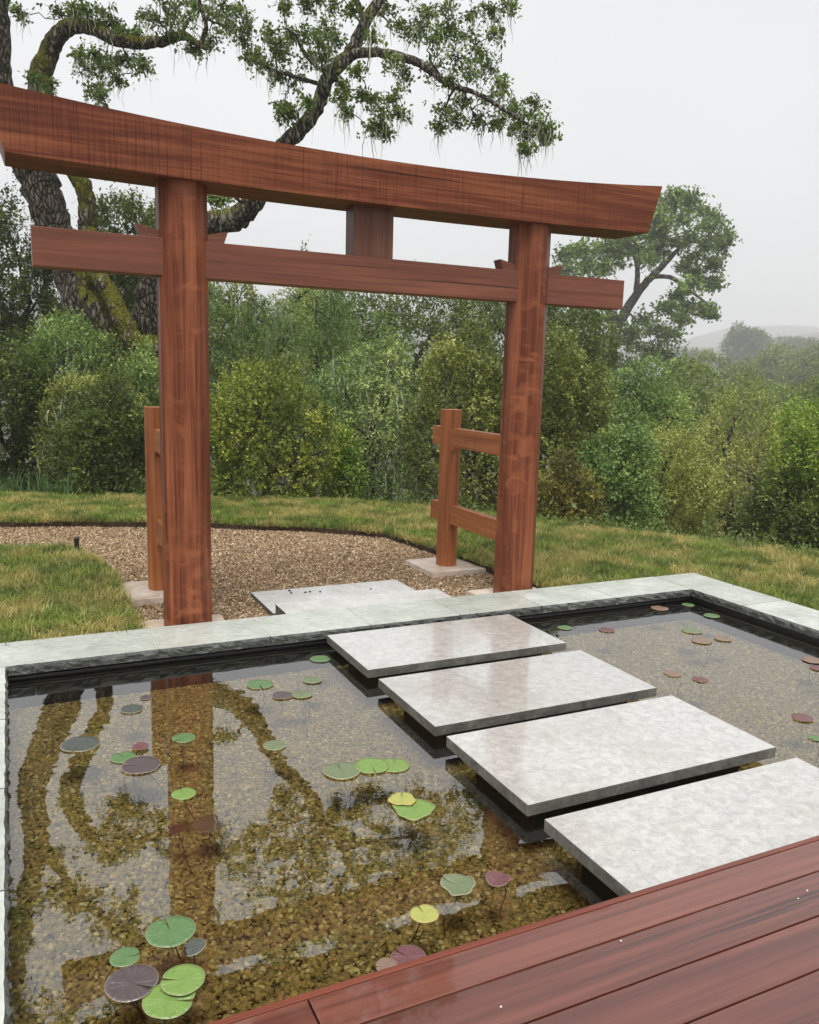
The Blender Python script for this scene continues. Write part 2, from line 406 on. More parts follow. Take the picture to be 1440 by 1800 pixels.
# ------------------------------------------------------------------ scattering (gravel, pebbles, grass)
def sources(name, meshes, mat):
    c = bpy.data.collections.new(name)
    for k, me in enumerate(meshes):
        me.materials.append(mat); o = bpy.data.objects.new(f'{name}_piece', me); c.objects.link(o)
    return c
def scatter(name, surface_mesh, coll, density, smin, smax, tilt=0.0, full=False, seed=0, z=0.0):
    me = surface_mesh.copy()
    o = bpy.data.objects.new(name, me); COL.objects.link(o); o.location.z = z
    ng = bpy.data.node_groups.new(name, 'GeometryNodeTree')
    ng.interface.new_socket('Geometry', in_out='INPUT', socket_type='NodeSocketGeometry')
    ng.interface.new_socket('Geometry', in_out='OUTPUT', socket_type='NodeSocketGeometry')
    gi = ng.nodes.new('NodeGroupInput'); go = ng.nodes.new('NodeGroupOutput')
    d = ng.nodes.new('GeometryNodeDistributePointsOnFaces'); d.inputs['Density'].default_value = density; d.inputs['Seed'].default_value = seed
    ci = ng.nodes.new('GeometryNodeCollectionInfo'); ci.inputs[0].default_value = coll; ci.inputs[1].default_value = True; ci.inputs[2].default_value = True
    ip = ng.nodes.new('GeometryNodeInstanceOnPoints'); ip.inputs['Pick Instance'].default_value = True
    rr_ = ng.nodes.new('FunctionNodeRandomValue'); rr_.data_type = 'FLOAT_VECTOR'
    t = math.pi if full else tilt
    rr_.inputs[0].default_value = (-t, -t, -math.pi); rr_.inputs[1].default_value = (t, t, math.pi); rr_.inputs['Seed'].default_value = seed+3
    rs = ng.nodes.new('FunctionNodeRandomValue'); rs.data_type = 'FLOAT'
    rs.inputs[2].default_value = smin; rs.inputs[3].default_value = smax; rs.inputs['Seed'].default_value = seed+5
    L = ng.links.new
    L(gi.outputs[0], d.inputs[0]); L(d.outputs[0], ip.inputs['Points']); L(ci.outputs[0], ip.inputs['Instance'])
    L(rr_.outputs[0], ip.inputs['Rotation']); L(rs.outputs[1], ip.inputs['Scale']); L(ip.outputs[0], go.inputs[0])
    md = o.modifiers.new('scatter', 'NODES'); md.node_group = ng
    return tag(o, kind='stuff')
def pebble_mesh(name, sq, sub, rough, seed):
    r = np.random.default_rng(seed)
    bm = bmesh.new(); bmesh.ops.create_icosphere(bm, subdivisions=sub, radius=1)
    ph = r.uniform(0, 6, 6); fr_ = r.uniform(1.2, 2.6, 6)
    for v in bm.verts:
        c = v.co.copy()
        k = 1+rough*(math.sin(c.x*fr_[0]+ph[0])+math.sin(c.y*fr_[1]+ph[1])+math.sin(c.z*fr_[2]+ph[2]))/2
        v.co = Vector((c.x*k, c.y*k*sq[0], c.z*k*sq[1]))
    me = bpy.data.meshes.new(name); bm.to_mesh(me); bm.free()
    for p in me.polygons: p.use_smooth = sub > 1
    return me
def angular_mesh(name, seed):
    r = np.random.default_rng(seed); bm = bmesh.new()
    for k in range(11):
        p = r.normal(size=3); p /= np.linalg.norm(p); p *= np.array([1, .7, .5])*r.uniform(.8, 1.1); bm.verts.new(p)
    bmesh.ops.convex_hull(bm, input=bm.verts)
    bm.normal_update(); me = bpy.data.meshes.new(name); bm.to_mesh(me); bm.free(); return me
c_peb = sources('pebble', [pebble_mesh('pebble', q, 2, .22, 10+k) for k, q in enumerate([(.8, .5), (.95, .55), (.65, .5), (.75, .4)])], M_pebble)
c_gra = sources('gravel_stone', [angular_mesh('gravel_stone', 30+k) for k in range(5)], M_gravel)
gv = sheet('tmp', [(x, y) for x, y in G_FAR[2:]] + [(3.7, CO_Y+.01), (.55, CO_Y+.01)] + [(x-.05, y-.05) for x, y in G_NEAR[:1:-1]], GRAVEL_Z, .3, None, hump=.003)
scatter('gravel', gv.data, c_gra, 5200, .008, .018, full=True, seed=1)
bpy.data.objects.remove(gv)
fl = sheet('pond_floor', [(PX0-.05, 1.2), (PX1+.05, 1.2), (PX1+.05, PY1+.05), (PX0-.05, PY1+.05)], FLOOR_Z, .3, M_silt)
tag(fl, kind='structure')
scatter('pebbles', fl.data, c_peb, 13500, .0055, .0128, tilt=.5, seed=11, z=.004)

def tuft_mesh(name, seed, n=12, h=.07, spread=.035, wid=.0042, lean=.6):
    r = np.random.default_rng(seed); V, F = [], []
    for k in range(n):
        b = np.array([r.normal()*spread*.5, r.normal()*spread*.5, -.004]); a = r.uniform(0, 2*math.pi)
        d = np.array([math.cos(a), math.sin(a), 0]); s = np.array([-d[1], d[0], 0])*wid*r.uniform(.7, 1.3)
        hh = h*r.uniform(.5, 1.2); ln = lean*r.uniform(.1, 1.5)
        o = len(V); pts = []
        for t in (0, .4, .75, 1):
            p = b+d*hh*ln*t**1.8+np.array([0, 0, hh*(t-.28*ln*t*t)]); ww = s*(1-t*.95)
            pts += [p-ww, p+ww]
        V += pts
        for q in range(3): F.append((o+2*q, o+2*q+1, o+2*q+3, o+2*q+2))
    return npmesh(name, np.array(V), np.array(F), nper=4)
m, nt, b, out = newmat('grass_blade'); M_grass = m
inf = N(nt, 'ShaderNodeObjectInfo'); loc = inf.outputs['Location']
p1 = noise(nt, mapping(nt, loc, (1, 1, 0)), 1.7, 4, .66, .3)
p2 = noise(nt, mapping(nt, loc, (1.3, .8, 0), loc=(5, 3, 0)), 2.6, 3, .6)
dry = ramp(nt, math_(nt, 'ADD', math_(nt, 'MULTIPLY', p1, .65), math_(nt, 'MULTIPLY', p2, .45)), [(.53, 0.0), (.605, 1.0)])
green = ramp(nt, inf.outputs['Random'], [(0, (.08, .14, .02)), (.5, (.165, .235, .036)), (.85, (.27, .32, .065)), (1, (.38, .40, .15))])
straw = ramp(nt, inf.outputs['Random'], [(0, (.22, .23, .05)), (.4, (.38, .34, .10)), (1, (.55, .44, .18))])
c = mixc(nt, dry, mixc(nt, 1.0, green, ramp(nt, noise(nt, mapping(nt, loc, (1, 1, 0), loc=(9, 2, 0)), 3.4, 4, .65), [(.35, .45), (.5, 1.0), (.68, (1.5, 1.4, 1.35))]), 'MULTIPLY'), straw)
lk(nt, c, b.inputs['Base Color']); b.inputs['Roughness'].default_value = .5; b.inputs['Specular IOR Level'].default_value = .35
tl = N(nt, 'ShaderNodeBsdfTranslucent', {'Color': c}).outputs[0]
lk(nt, N(nt, 'ShaderNodeMixShader', {0: .3, 1: b.outputs[0], 2: tl}).outputs[0], out.inputs['Surface'])
c_tuft = sources('grass_tuft', [tuft_mesh('grass_tuft', 50+k, lean=.5+.25*k) for k in range(5)], M_grass)
def lawn_sheet(poly):
    o = sheet('tmp', poly, LAWN_Z, .25, None, hump=.008); me = o.data; bpy.data.objects.remove(o); return me
scatter('grass', lawn_sheet(far_lawn_poly[2:12]+[(CO_X+.005, 1.5)]+[(7.3, 1.5), (7.0, 3.2)]+[tuple(p) for p in LAWN_EDGE[10:1:-1]]), c_tuft, 1500, .55, 1.15, tilt=.25, seed=21)
scatter('grass', lawn_sheet([(x*s_, y*s_) for x, y in G_NEAR[2:]]+[(.62, CO_Y+.005), (-.45, CO_Y+.005), (-.45, 7.6)]), c_tuft, 2000, .55, 1.2, tilt=.25, seed=25)

# ------------------------------------------------------------------ pond: liner walls, water, coping
bm = bmesh.new(); t = .02
box(bm, PX0-.03-t, PX0-.03, 1.2, PY1+.05, FLOOR_Z-.05, -.0415); o1 = bmobj('pond_wall', bm, M_liner); tag(o1, kind='structure')
bm = bmesh.new(); box(bm, PX1+.03, PX1+.03+t, 1.2, PY1+.05, FLOOR_Z-.05, -.0415); tag(bmobj('pond_wall', bm, M_liner), kind='structure')
bm = bmesh.new(); box(bm, PX0-.028, PX1+.028, PY1+.03, PY1+.03+t, FLOOR_Z-.05, -.0415); box(bm, PX0-.027, PX1+.027, PY1+.012, PY1+.029, -.066, -.054); tag(bmobj('pond_wall', bm, M_liner), kind='structure')
bm = bmesh.new(); vs_ = [bm.verts.new(p) for p in ((PX0-.029, 1.2, WATER_Z), (PX1+.029, 1.2, WATER_Z), (PX1+.029, PY1+.029, WATER_Z), (PX0-.029, PY1+.029, WATER_Z))]
bm.faces.new(vs_); tag(bmobj('water', bm, M_water), kind='structure')

cop = tag(empty('pond_coping', (PX0, PY1, COPE_Z)), 'pale green-grey flagstone coping with a rough split edge round the pond', 'coping')
def coping_stone(p0, p1, inward, th=.05):
    """stone between two inner-edge points; inward is the unit vector towards the water"""
    p0 = np.array(p0, float); p1 = np.array(p1, float); inw = np.array(inward, float)
    L = np.linalg.norm(p1-p0); t = (p1-p0)/L; n = max(6, int(L/.022)); rows = 5
    bm = bmesh.new(); g = [0, .006]; grid = []
    ph = rng.uniform(0, 9, 4)
    for i in range(n+1):
        a = g[1]/2+(L-g[1])*i/n; col = []
        for j in range(rows):
            z = COPE_Z-th*j/(rows-1)
            d = .003*math.sin(a*31+ph[0]+j)+.0025*math.sin(a*57+ph[1]-j*1.3)+rng.normal()*.0035
            if j == 0: d = d*.25-.003
            p = p0+t*a+inw*(d+.004*math.sin(j*1.2))
            col.append(bm.verts.new((p[0], p[1], z)))
        grid.append(col)
    back = []
    for i in range(n+1):
        a = g[1]/2+(L-g[1])*i/n; p = p0+t*a-inw*CW_
        back.append((bm.verts.new((p[0], p[1], COPE_Z)), bm.verts.new((p[0], p[1], COPE_Z-th))))
    for i in range(n):
        for j in range(rows-1):
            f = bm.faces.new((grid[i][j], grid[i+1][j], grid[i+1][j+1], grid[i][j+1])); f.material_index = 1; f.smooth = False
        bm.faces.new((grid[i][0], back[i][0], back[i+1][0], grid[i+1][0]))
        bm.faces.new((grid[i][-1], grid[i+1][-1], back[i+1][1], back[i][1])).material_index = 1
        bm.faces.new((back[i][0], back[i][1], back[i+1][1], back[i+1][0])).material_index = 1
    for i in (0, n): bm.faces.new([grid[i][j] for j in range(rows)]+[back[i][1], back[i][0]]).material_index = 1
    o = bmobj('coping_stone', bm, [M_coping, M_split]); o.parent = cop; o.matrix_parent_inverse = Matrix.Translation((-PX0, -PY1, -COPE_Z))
    return o
xs = [PX0-CW_, .06, .66, 1.27, 1.88, 2.49, 3.10, 3.71, PX1+.0]
for a, b in zip(xs[:-1], xs[1:]): coping_stone((a, PY1), (b, PY1), (0, -1))
# corner stone at the far right, mitred by butting the two runs
ys = [PY1+CW_, 3.92, 3.31, 2.70, 2.09, 1.48]
for a, b in zip(ys[:-1], ys[1:]): coping_stone((PX1, a), (PX1, b), (-1, 0))
ys = [PY1, 3.70, 3.06, 2.42, 1.78, 1.14]
for a, b in zip(ys[:-1], ys[1:]): coping_stone((PX0, a), (PX0, b), (1, 0))
def kid(o, root):
    o.parent = root; o.matrix_parent_inverse = Matrix.Translation(root.location).inverted(); return o
bm = bmesh.new(); box(bm, PX0-CW_+.01, PX1+CW_-.01, PY1+.02, PY1+CW_-.01, COPE_Z-.056, COPE_Z-.0015); kid(bmobj('grout', bm, M_grout), cop)
bm = bmesh.new(); box(bm, PX1+.02, PX1+CW_-.01, 1.2, PY1+.018, COPE_Z-.056, COPE_Z-.0015); kid(bmobj('grout', bm, M_grout), cop)
bm = bmesh.new(); box(bm, PX0-CW_+.01, PX0-.02, 1.2, PY1+.018, COPE_Z-.056, COPE_Z-.0015); kid(bmobj('grout', bm, M_grout), cop)

# ------------------------------------------------------------------ stepping slabs
def slab_bm(x0, x1, y0, y1, z0, z1, bev=.004):
    bm = bmesh.new(); box(bm, x0, x1, y0, y1, z0, z1, bev, 2); bm.normal_update()
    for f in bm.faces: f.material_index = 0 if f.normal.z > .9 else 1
    return bm
SX0, SX1, SD = 1.585, 2.812, .612
words = ['pale limestone stepping slab next to the far coping and the entry slabs', 'pale limestone stepping slab second from the far coping, between two other slabs',
         'pale limestone stepping slab third from the far coping, second from the deck', 'pale limestone stepping slab tucked under the deck edge']
for k, y0 in enumerate((3.716, 2.972, 2.259, 1.547)):
    rt = tag(empty('stepping_slab', ((SX0+SX1)/2, y0+SD/2, FLOOR_Z)), words[k], 'stepping slab', 'limestone slabs crossing the pond')
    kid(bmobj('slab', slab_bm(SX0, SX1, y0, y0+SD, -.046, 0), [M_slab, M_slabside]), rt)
    bm = bmesh.new(); box(bm, SX0+.10, SX1-.10, y0+.09, y0+SD-.09, FLOOR_Z-.01, -.047, .004); kid(bmobj('pedestal', bm, M_liner), rt)
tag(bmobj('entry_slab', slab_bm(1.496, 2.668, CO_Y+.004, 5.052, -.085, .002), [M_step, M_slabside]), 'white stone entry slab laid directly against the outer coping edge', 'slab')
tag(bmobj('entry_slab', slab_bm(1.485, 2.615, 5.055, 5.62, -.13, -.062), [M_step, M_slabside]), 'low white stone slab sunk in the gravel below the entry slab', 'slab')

# ------------------------------------------------------------------ torii gate
TY, LX, RX = 4.95, .922, 3.24
gate = tag(empty('torii_gate', ((LX+RX)/2, TY, -.06)), 'tall redwood torii gate with curved top beam and short bracing posts', 'gate')
def octo(cx, cy, flat): 
    r = flat/2/math.cos(math.pi/8)
    return [(cx+r*math.cos(math.pi/8+k*math.pi/4), cy+r*math.sin(math.pi/8+k*math.pi/4)) for k in range(8)]
for cx in (LX, RX):
    bm = bmesh.new(); prism(bm, octo(cx, TY, .266), 2, -.062, 2.52, .003); kid(bmobj('post', bm, M_post), gate)
bm = bmesh.new()
CX, n = (LX+RX)/2-.005, 40
up, dn = [], []
for k in range(n+1):
    s = -1+2*k/n
    up.append((CX+s*2.135, 2.738+.10*abs(s)**2.0)); dn.append((CX+s*2.035, 2.487+.027*abs(s)**2.2))
prism(bm, up+dn[::-1], 1, TY-.17, TY+.17, .003); kid(bmobj('top_beam', bm, M_beam), gate)
bm = bmesh.new(); box(bm, .147, 4.012, TY-.07, TY+.07, 1.99, 2.19, .003); kid(bmobj('tie_beam', bm, M_tie), gate)
bm = bmesh.new(); box(bm, 1.932, 2.195, TY-.068, TY+.068, 2.19, 2.50, .003); kid(bmobj('strut', bm, wood('strut_wood', 2, (.05, .018, .01), (.12, .045, .026), (.2, .085, .05), rough=.5)), gate)
for cx in (LX, RX):
    for s in (-1, 1):
        bm = bmesh.new(); e = cx+s*.132
        q = [(e-s*.05, 2.188), (e+s*.096, 2.188), (e+s*.12, 2.258), (e-s*.05, 2.222)]
        prism(bm, q, 1, TY-.045, TY+.045, .002); kid(bmobj('wedge', bm, M_tie), gate)
SY = 5.94
for cx in (LX-.005, RX-.02):
    bm = bmesh.new(); prism(bm, octo(cx, SY, .158), 2, -.062, 1.22, .003); kid(bmobj('support_post', bm, M_sup), gate)
    for z0, z1 in ((.925, 1.075), (.30, .452)):
        bm = bmesh.new(); box(bm, cx-.035, cx+.035, TY+.10, 6.19, z0, z1, .003); rl = kid(bmobj('support_rail', bm, M_rail), gate)
        for s in (-1, 1):
            bm = bmesh.new(); e = SY+s*.07
            prism(bm, [(e, z0-.036), (e+s*.035, z0-.036), (e+s*.05, z0+.001), (e, z0+.001)], 0, cx-.0335, cx+.0335, .002); kid(bmobj('wedge', bm, M_sup), gate)
def rough_slab(name, x0, x1, y0, y1, z0, z1, label):
    bm = bmesh.new(); n = 7; ring = []
    cs = [(x0, y0), (x1, y0), (x1, y1), (x0, y1)]
    for k in range(4):
        a, b = np.array(cs[k]), np.array(cs[(k+1) % 4])
        for t in range(n): ring.append(a+(b-a)*t/n+rng.normal(size=2)*.004*(t > 0))
    top = [bm.verts.new((p[0], p[1], z1)) for p in ring]
    c = np.mean(ring, 0); bot = [bm.verts.new((p[0]+(p[0]-c[0])*.03, p[1]+(p[1]-c[1])*.03, z0)) for p in ring]
    bm.faces.new(top); k = len(ring)
    for i in range(k): bm.faces.new((top[i], bot[i], bot[(i+1) % k], top[(i+1) % k]))
    bmesh.ops.bevel(bm, geom=[e for e in bm.edges if abs(e.verts[0].co.z-z1) < 1e-6 and abs(e.verts[1].co.z-z1) < 1e-6], offset=.006, segments=2, affect='EDGES')
    return tag(bmobj(name, bm, M_plinth), label, 'base stone', 'stones under the gate posts')
rough_slab('base_stone', LX-.25, LX+.24, CO_Y+.004, 5.16, -.14, -.06, 'square base stone under the tall gate post beside the near lawn patch')
rough_slab('base_stone', RX-.28, RX+.25, CO_Y+.004, 5.13, -.14, -.06, 'square base stone under the tall gate post beside the bright lawn slope')
rough_slab('base_stone', LX-.255, LX+.25, 5.67, 6.19, -.13, -.06, 'rust-tinted base stone under the short brace post half hidden by a tall post')
rough_slab('base_stone', RX-.27, RX+.24, 5.70, 6.21, -.13, -.06, 'pale base stone under the short brace post standing clear of the tall post')

# ------------------------------------------------------------------ deck
deck = tag(empty('deck', (2.5, DECK_Y, -.3)), 'wet red-brown timber deck with long parallel boards beside the pond', 'deck')
bw, gap = .1425, .005
y = 1.634
bm = bmesh.new(); box(bm, -1.2, 6.5, 1.637, DECK_Y, .012, DECK_Z-.001, .003); kid(bmobj('edge_trim', bm, M_trim), deck)
bm = bmesh.new(); box(bm, -1.2, 6.5, 1.62, DECK_Y+.012, -.02, .009, .003); kid(bmobj('edge_trim', bm, M_trim), deck)
bm = bmesh.new(); box(bm, -1.2, 6.5, 1.60, 1.618, FLOOR_Z, .02); kid(bmobj('fascia', bm, M_liner), deck)
first = True
for k in range(9):
    y1 = 1.6335 if k == 0 else 1.516-(k-1)*.1475-.0025
    y0 = (1.516 if k == 0 else 1.516-k*.1475)+.0025
    segs = [(-1.2, .5595), (.5645, 6.5)] if k == 0 else [(-1.2, 6.5)]
    for a, b in segs:
        bm = bmesh.new(); box(bm, a, b, y0, y1, .018, DECK_Z, .0025)
        kid(bmobj('plank', bm, M_deck), deck)
bm = bmesh.new(); box(bm, -1.2, 6.5, .2, 1.6, -.03, .012); kid(bmobj('joist_frame', bm, M_liner), deck)

#VEG
# ------------------------------------------------------------------ vegetation
def leafmat(name, stops, trans=.3, rough=.45, spec=.35):
    m, nt, b, out = newmat(name)
    a = N(nt, 'ShaderNodeAttribute', attribute_name='tint').outputs['Fac']
    c = ramp(nt, a, stops)
    lk(nt, c, b.inputs['Base Color']); b.inputs['Roughness'].default_value = rough; b.inputs['Specular IOR Level'].default_value = spec
    t = N(nt, 'ShaderNodeBsdfTranslucent', {'Color': mixc(nt, .5, c, (.20, .26, .03))}).outputs[0]
    lk(nt, N(nt, 'ShaderNodeMixShader', {0: trans, 1: b.outputs[0], 2: t}).outputs[0], out.inputs['Surface'])
    return m
L_dark = leafmat('leaf_dark', [(0, (0.047, 0.075, 0.017)), (.5, (0.094, 0.142, 0.029)), (.85, (0.178, 0.239, 0.047)), (1, (0.313, 0.355, 0.080))])
L_olive = leafmat('leaf_olive', [(0, (0.083, 0.105, 0.024)), (.45, (0.178, 0.208, 0.047)), (.8, (0.313, 0.343, 0.080)), (1, (0.501, 0.521, 0.146))])
L_yellow = leafmat('leaf_yellow_green', [(0, (0.053, 0.085, 0.014)), (.4, (0.129, 0.178, 0.024)), (.75, (0.272, 0.310, 0.039)), (1, (0.423, 0.435, 0.073))])
L_bright = leafmat('leaf_bright', [(0, (0.053, 0.109, 0.014)), (.4, (0.121, 0.217, 0.027)), (.8, (0.242, 0.373, 0.042)), (1, (0.379, 0.466, 0.073))])
L_feather = leafmat('leaf_feathery', [(0, (0.098, 0.173, 0.046)), (.45, (0.196, 0.308, 0.083)), (.8, (0.334, 0.454, 0.129)), (1, (0.558, 0.616, 0.201))])
L_oak = leafmat('leaf_oak', trans=.45, stops= [(0, (0.056, 0.097, 0.025)), (.5, (0.124, 0.202, 0.045)), (.85, (0.233, 0.337, 0.076)), (1, (0.394, 0.460, 0.133))])
L_oakb = leafmat('leaf_oak_fresh', [(0, (0.074, 0.128, 0.026)), (.5, (0.158, 0.257, 0.050)), (.85, (0.267, 0.384, 0.080)), (1, (0.435, 0.513, 0.131))])
L_pale = leafmat('leaf_pale', [(0, (0.084, 0.125, 0.027)), (.45, (0.156, 0.225, 0.045)), (.8, (0.240, 0.312, 0.072)), (1, (0.336, 0.400, 0.108))])
L_lime = leafmat('leaf_lime_olive', [(0, (.06, .075, .016)), (.35, (.17, .20, .04)), (.7, (.34, .37, .08)), (1, (.50, .50, .16))])
L_brown = leafmat('leaf_rusty', [(0, (0.076, 0.070, 0.018)), (.4, (0.167, 0.147, 0.031)), (.8, (0.272, 0.248, 0.049)), (1, (0.393, 0.310, 0.086))])
M_lichen = plain('lace_lichen', (.38, .41, .28), .95, .1, var=.3, scale=30)
m, nt, b, out = newmat('bark'); M_bark = m
co = objco(nt)
vo = N(nt, 'ShaderNodeTexVoronoi', {'Vector': mapping(nt, N(nt, 'ShaderNodeVectorMath', {0: co, 1: N(nt, 'ShaderNodeVectorMath', {0: N(nt, 'ShaderNodeTexNoise', {'Vector': co, 'Scale': 7, 'Detail': 3}).outputs['Color'], 1: (.12, .12, .12)}, operation='MULTIPLY').outputs[0]}, operation='ADD').outputs[0], (17, 17, 5)), 'Scale': 1.0}, feature='DISTANCE_TO_EDGE').outputs[0]
crk = ramp(nt, vo, [(.02, 0.0), (.28, 1.0)])
n1 = noise(nt, co, 5, 4, .6)
c = mixc(nt, crk, (.018, .014, .010), ramp(nt, n1, [(.35, (.12, .10, .08)), (.65, (.30, .265, .22))]))
nz = N(nt, 'ShaderNodeSeparateXYZ', {0: N(nt, 'ShaderNodeNewGeometry').outputs['Normal']}).outputs[2]
zz = N(nt, 'ShaderNodeAttribute', attribute_name='tint').outputs['Fac']   # how mossy this limb is
ms = math_(nt, 'ADD', math_(nt, 'MULTIPLY', noise(nt, co, 3.3, 4, .65), 1.1), math_(nt, 'ADD', math_(nt, 'MULTIPLY', nz, .22), zz))
mf = ramp(nt, ms, [(1.02, 0.0), (1.22, 1.0)]) if False else ramp(nt, math_(nt, 'MULTIPLY', ms, .5), [(.43, 0.0), (.53, 1.0)])
moss = ramp(nt, noise(nt, co, 22, 4, .7), [(.3, (.045, .05, .008)), (.7, (.17, .155, .022))])
lk(nt, mixc(nt, mf, c, moss), b.inputs['Base Color']); b.inputs['Roughness'].default_value = .95; b.inputs['Specular IOR Level'].default_value = .15
lk(nt, bump(nt, math_(nt, 'ADD', crk, math_(nt, 'MULTIPLY', noise(nt, co, 40, 3, .7), .5)), .9, .03), b.inputs['Normal'])

def unit(v): return v/(np.linalg.norm(v, axis=-1, keepdims=True)+1e-9)
def leaf_arrays(P, D, Nn, L, W, fold=.12):
    S = unit(np.cross(D, Nn)); n = len(P); L = L[:, None]; W = W[:, None]
    mid = P+D*L*.48-Nn*L*fold*-.6
    V = np.empty((n, 4, 3)); V[:, 0] = P; V[:, 1] = mid-S*W*.5; V[:, 2] = P+D*L; V[:, 3] = mid+S*W*.5
    o = np.arange(n)[:, None]*4
    T = np.stack([o+np.array([0, 1, 2]), o+np.array([0, 2, 3])], 1).reshape(-1, 3)
    return V.reshape(-1, 3), T
def rnd_unit(r, n): return unit(r.normal(size=(n, 3)))
def shoots_to_leaves(r, B, D, Ls, k, leaf, aspect, droop, upn, tint0, spread=.85):
    n = len(B); t = (np.arange(k)+r.uniform(0, 1, (n, k)))/k
    P = B[:, None]+D[:, None]*(Ls[:, None]*t)[..., None]
    P[..., 2] -= droop*Ls[:, None]*t*t
    P += r.normal(size=P.shape)*leaf*.35
    LD = unit(D[:, None]*.55+rnd_unit(r, n*k).reshape(n, k, 3)*spread-np.array([0, 0, 1])*droop*.5)
    NN = unit(np.array([0, 0, 1])*upn+D[:, None]*.35+rnd_unit(r, n*k).reshape(n, k, 3)*.6)
    L = leaf*np.exp(r.normal(size=n*k)*.28)*(1.12-.35*t.ravel())
    tint = np.clip(tint0[:, None]+r.normal(size=(n, k))*.08+(t-.5)*.22, 0, 1).ravel()
    V, T = leaf_arrays(P.reshape(-1, 3), LD.reshape(-1, 3), NN.reshape(-1, 3), L, L*aspect)
    return V, T, np.repeat(tint, 4)
def crown(name, c, rad, leaf, seed, lobes=16, cover=1.2, k=9, shoot=4.0, aspect=.6, up=.5, droop=0.0, upn=.7, outw=.7, tmean=.48, tvar=.21, flat=0.0, longs=.12, maxn=38000):
    r = np.random.default_rng(seed); c = np.array(c, float); rad = np.array(rad, float)
    lobes = int(lobes*2.2); d = rnd_unit(r, lobes)
    C = d*r.uniform(.5, .84, (lobes, 1)); Rl = r.uniform(.11, .38, lobes)
    sk = 10; a = r.uniform(0, 2*math.pi, sk)              # low skirt of leaves reaching the ground
    C = np.vstack([C, np.stack([np.cos(a)*r.uniform(.45, .75, sk), np.sin(a)*r.uniform(.45, .75, sk), r.uniform(-.85, -.5, sk)], -1), [[0, 0, -.1]]])
    Rl = np.concatenate([Rl, r.uniform(.22, .36, sk), [.6]]); lobes += sk; ltint = r.normal(size=lobes+1)*tvar
    S = 4*math.pi*((rad[0]*rad[1])**1.6/3+(rad[0]*rad[2])**1.6/3+(rad[1]*rad[2])**1.6/3)**(1/1.6)
    n = int(min(maxn, cover*1.5*S/(leaf*leaf*aspect*.5))/k)
    B, O, I = [], [], []
    while sum(map(len, B)) < n:
        q = n*2; li = r.choice(lobes+1, q, p=Rl**2/np.sum(Rl**2)); dd = rnd_unit(r, q)
        f = np.where(r.uniform(size=q) < .2, r.uniform(.35, .8, q), r.uniform(.82, 1.03, q))
        p = C[li]+dd*(Rl[li]*f)[:, None]
        dist = np.linalg.norm(p[:, None]-C[None], axis=2)/Rl[None]
        dist[np.arange(q), li] = 9
        ok = (dist.min(1) > .8)
        B.append(p[ok]); O.append(unit(dd[ok]*.7+unit(C[li[ok]]+1e-6)*.5)); I.append(li[ok])
    B = np.vstack(B)[:n]; O = np.vstack(O)[:n]; I = np.concatenate(I)[:n]
    Pw = c+B*rad
    D = unit(O*outw+np.array([0, 0, up])+rnd_unit(r, n)*.6)
    if flat: D[:, 2] *= 1-flat; D = unit(D)
    Ls = leaf*shoot*r.uniform(.5, 1.4, n)*np.where((r.uniform(size=n) < longs) & (B[:, 2] > -.2), r.uniform(1.6, 3.0, n), 1)
    V, T, ti = shoots_to_leaves(r, Pw-D*Ls[:, None]*.4, D, Ls, k, leaf, aspect, droop, upn, np.clip(tmean+r.normal(size=n)*tvar*.55+ltint[I]*.9, 0, 1))
    return npmesh(name, V, T, ti), c+C*rad, Pw
def limb_path(a, b, n, wob, r, sag=0.0):
    a = np.array(a, float); b = np.array(b, float); L = np.linalg.norm(b-a); t = np.linspace(0, 1, n)[:, None]
    w = np.cumsum(r.normal(size=(n, 3))*wob*L/n**.5, axis=0); w = w-t*w[-1]
    P = a+(b-a)*t+w; P[:, 2] += sag*L*np.sin(np.pi*t[:, 0]); return P
def lichen_mesh(name, P, r, lo, hi, wid):
    n = len(P); s = 5; L = r.uniform(lo, hi, n)*r.uniform(.4, 1, n); a = r.uniform(0, math.pi, n)
    S = np.stack([np.cos(a), np.sin(a), 0*a], -1)*wid
    V = np.zeros((n, s, 2, 3)); off = np.zeros((n, 3))
    for q in range(s):
        t = q/(s-1); off = off+r.normal(size=(n, 3))*np.array([1, 1, 0])*.018
        p = P+off-np.array([0, 0, 1])*(L*t)[:, None]; ww = S*(1-.85*t)*r.uniform(.5, 1.3, (n, 1))
        V[:, q, 0] = p-ww; V[:, q, 1] = p+ww
    F = []
    o = (np.arange(n)*s*2)[:, None]
    for q in range(s-1): F.append(o+np.array([2*q, 2*q+1, 2*q+3, 2*q+2]))
    return npmesh(name, V.reshape(-1, 3), np.vstack(F), nper=4)
plant_seed = [100]
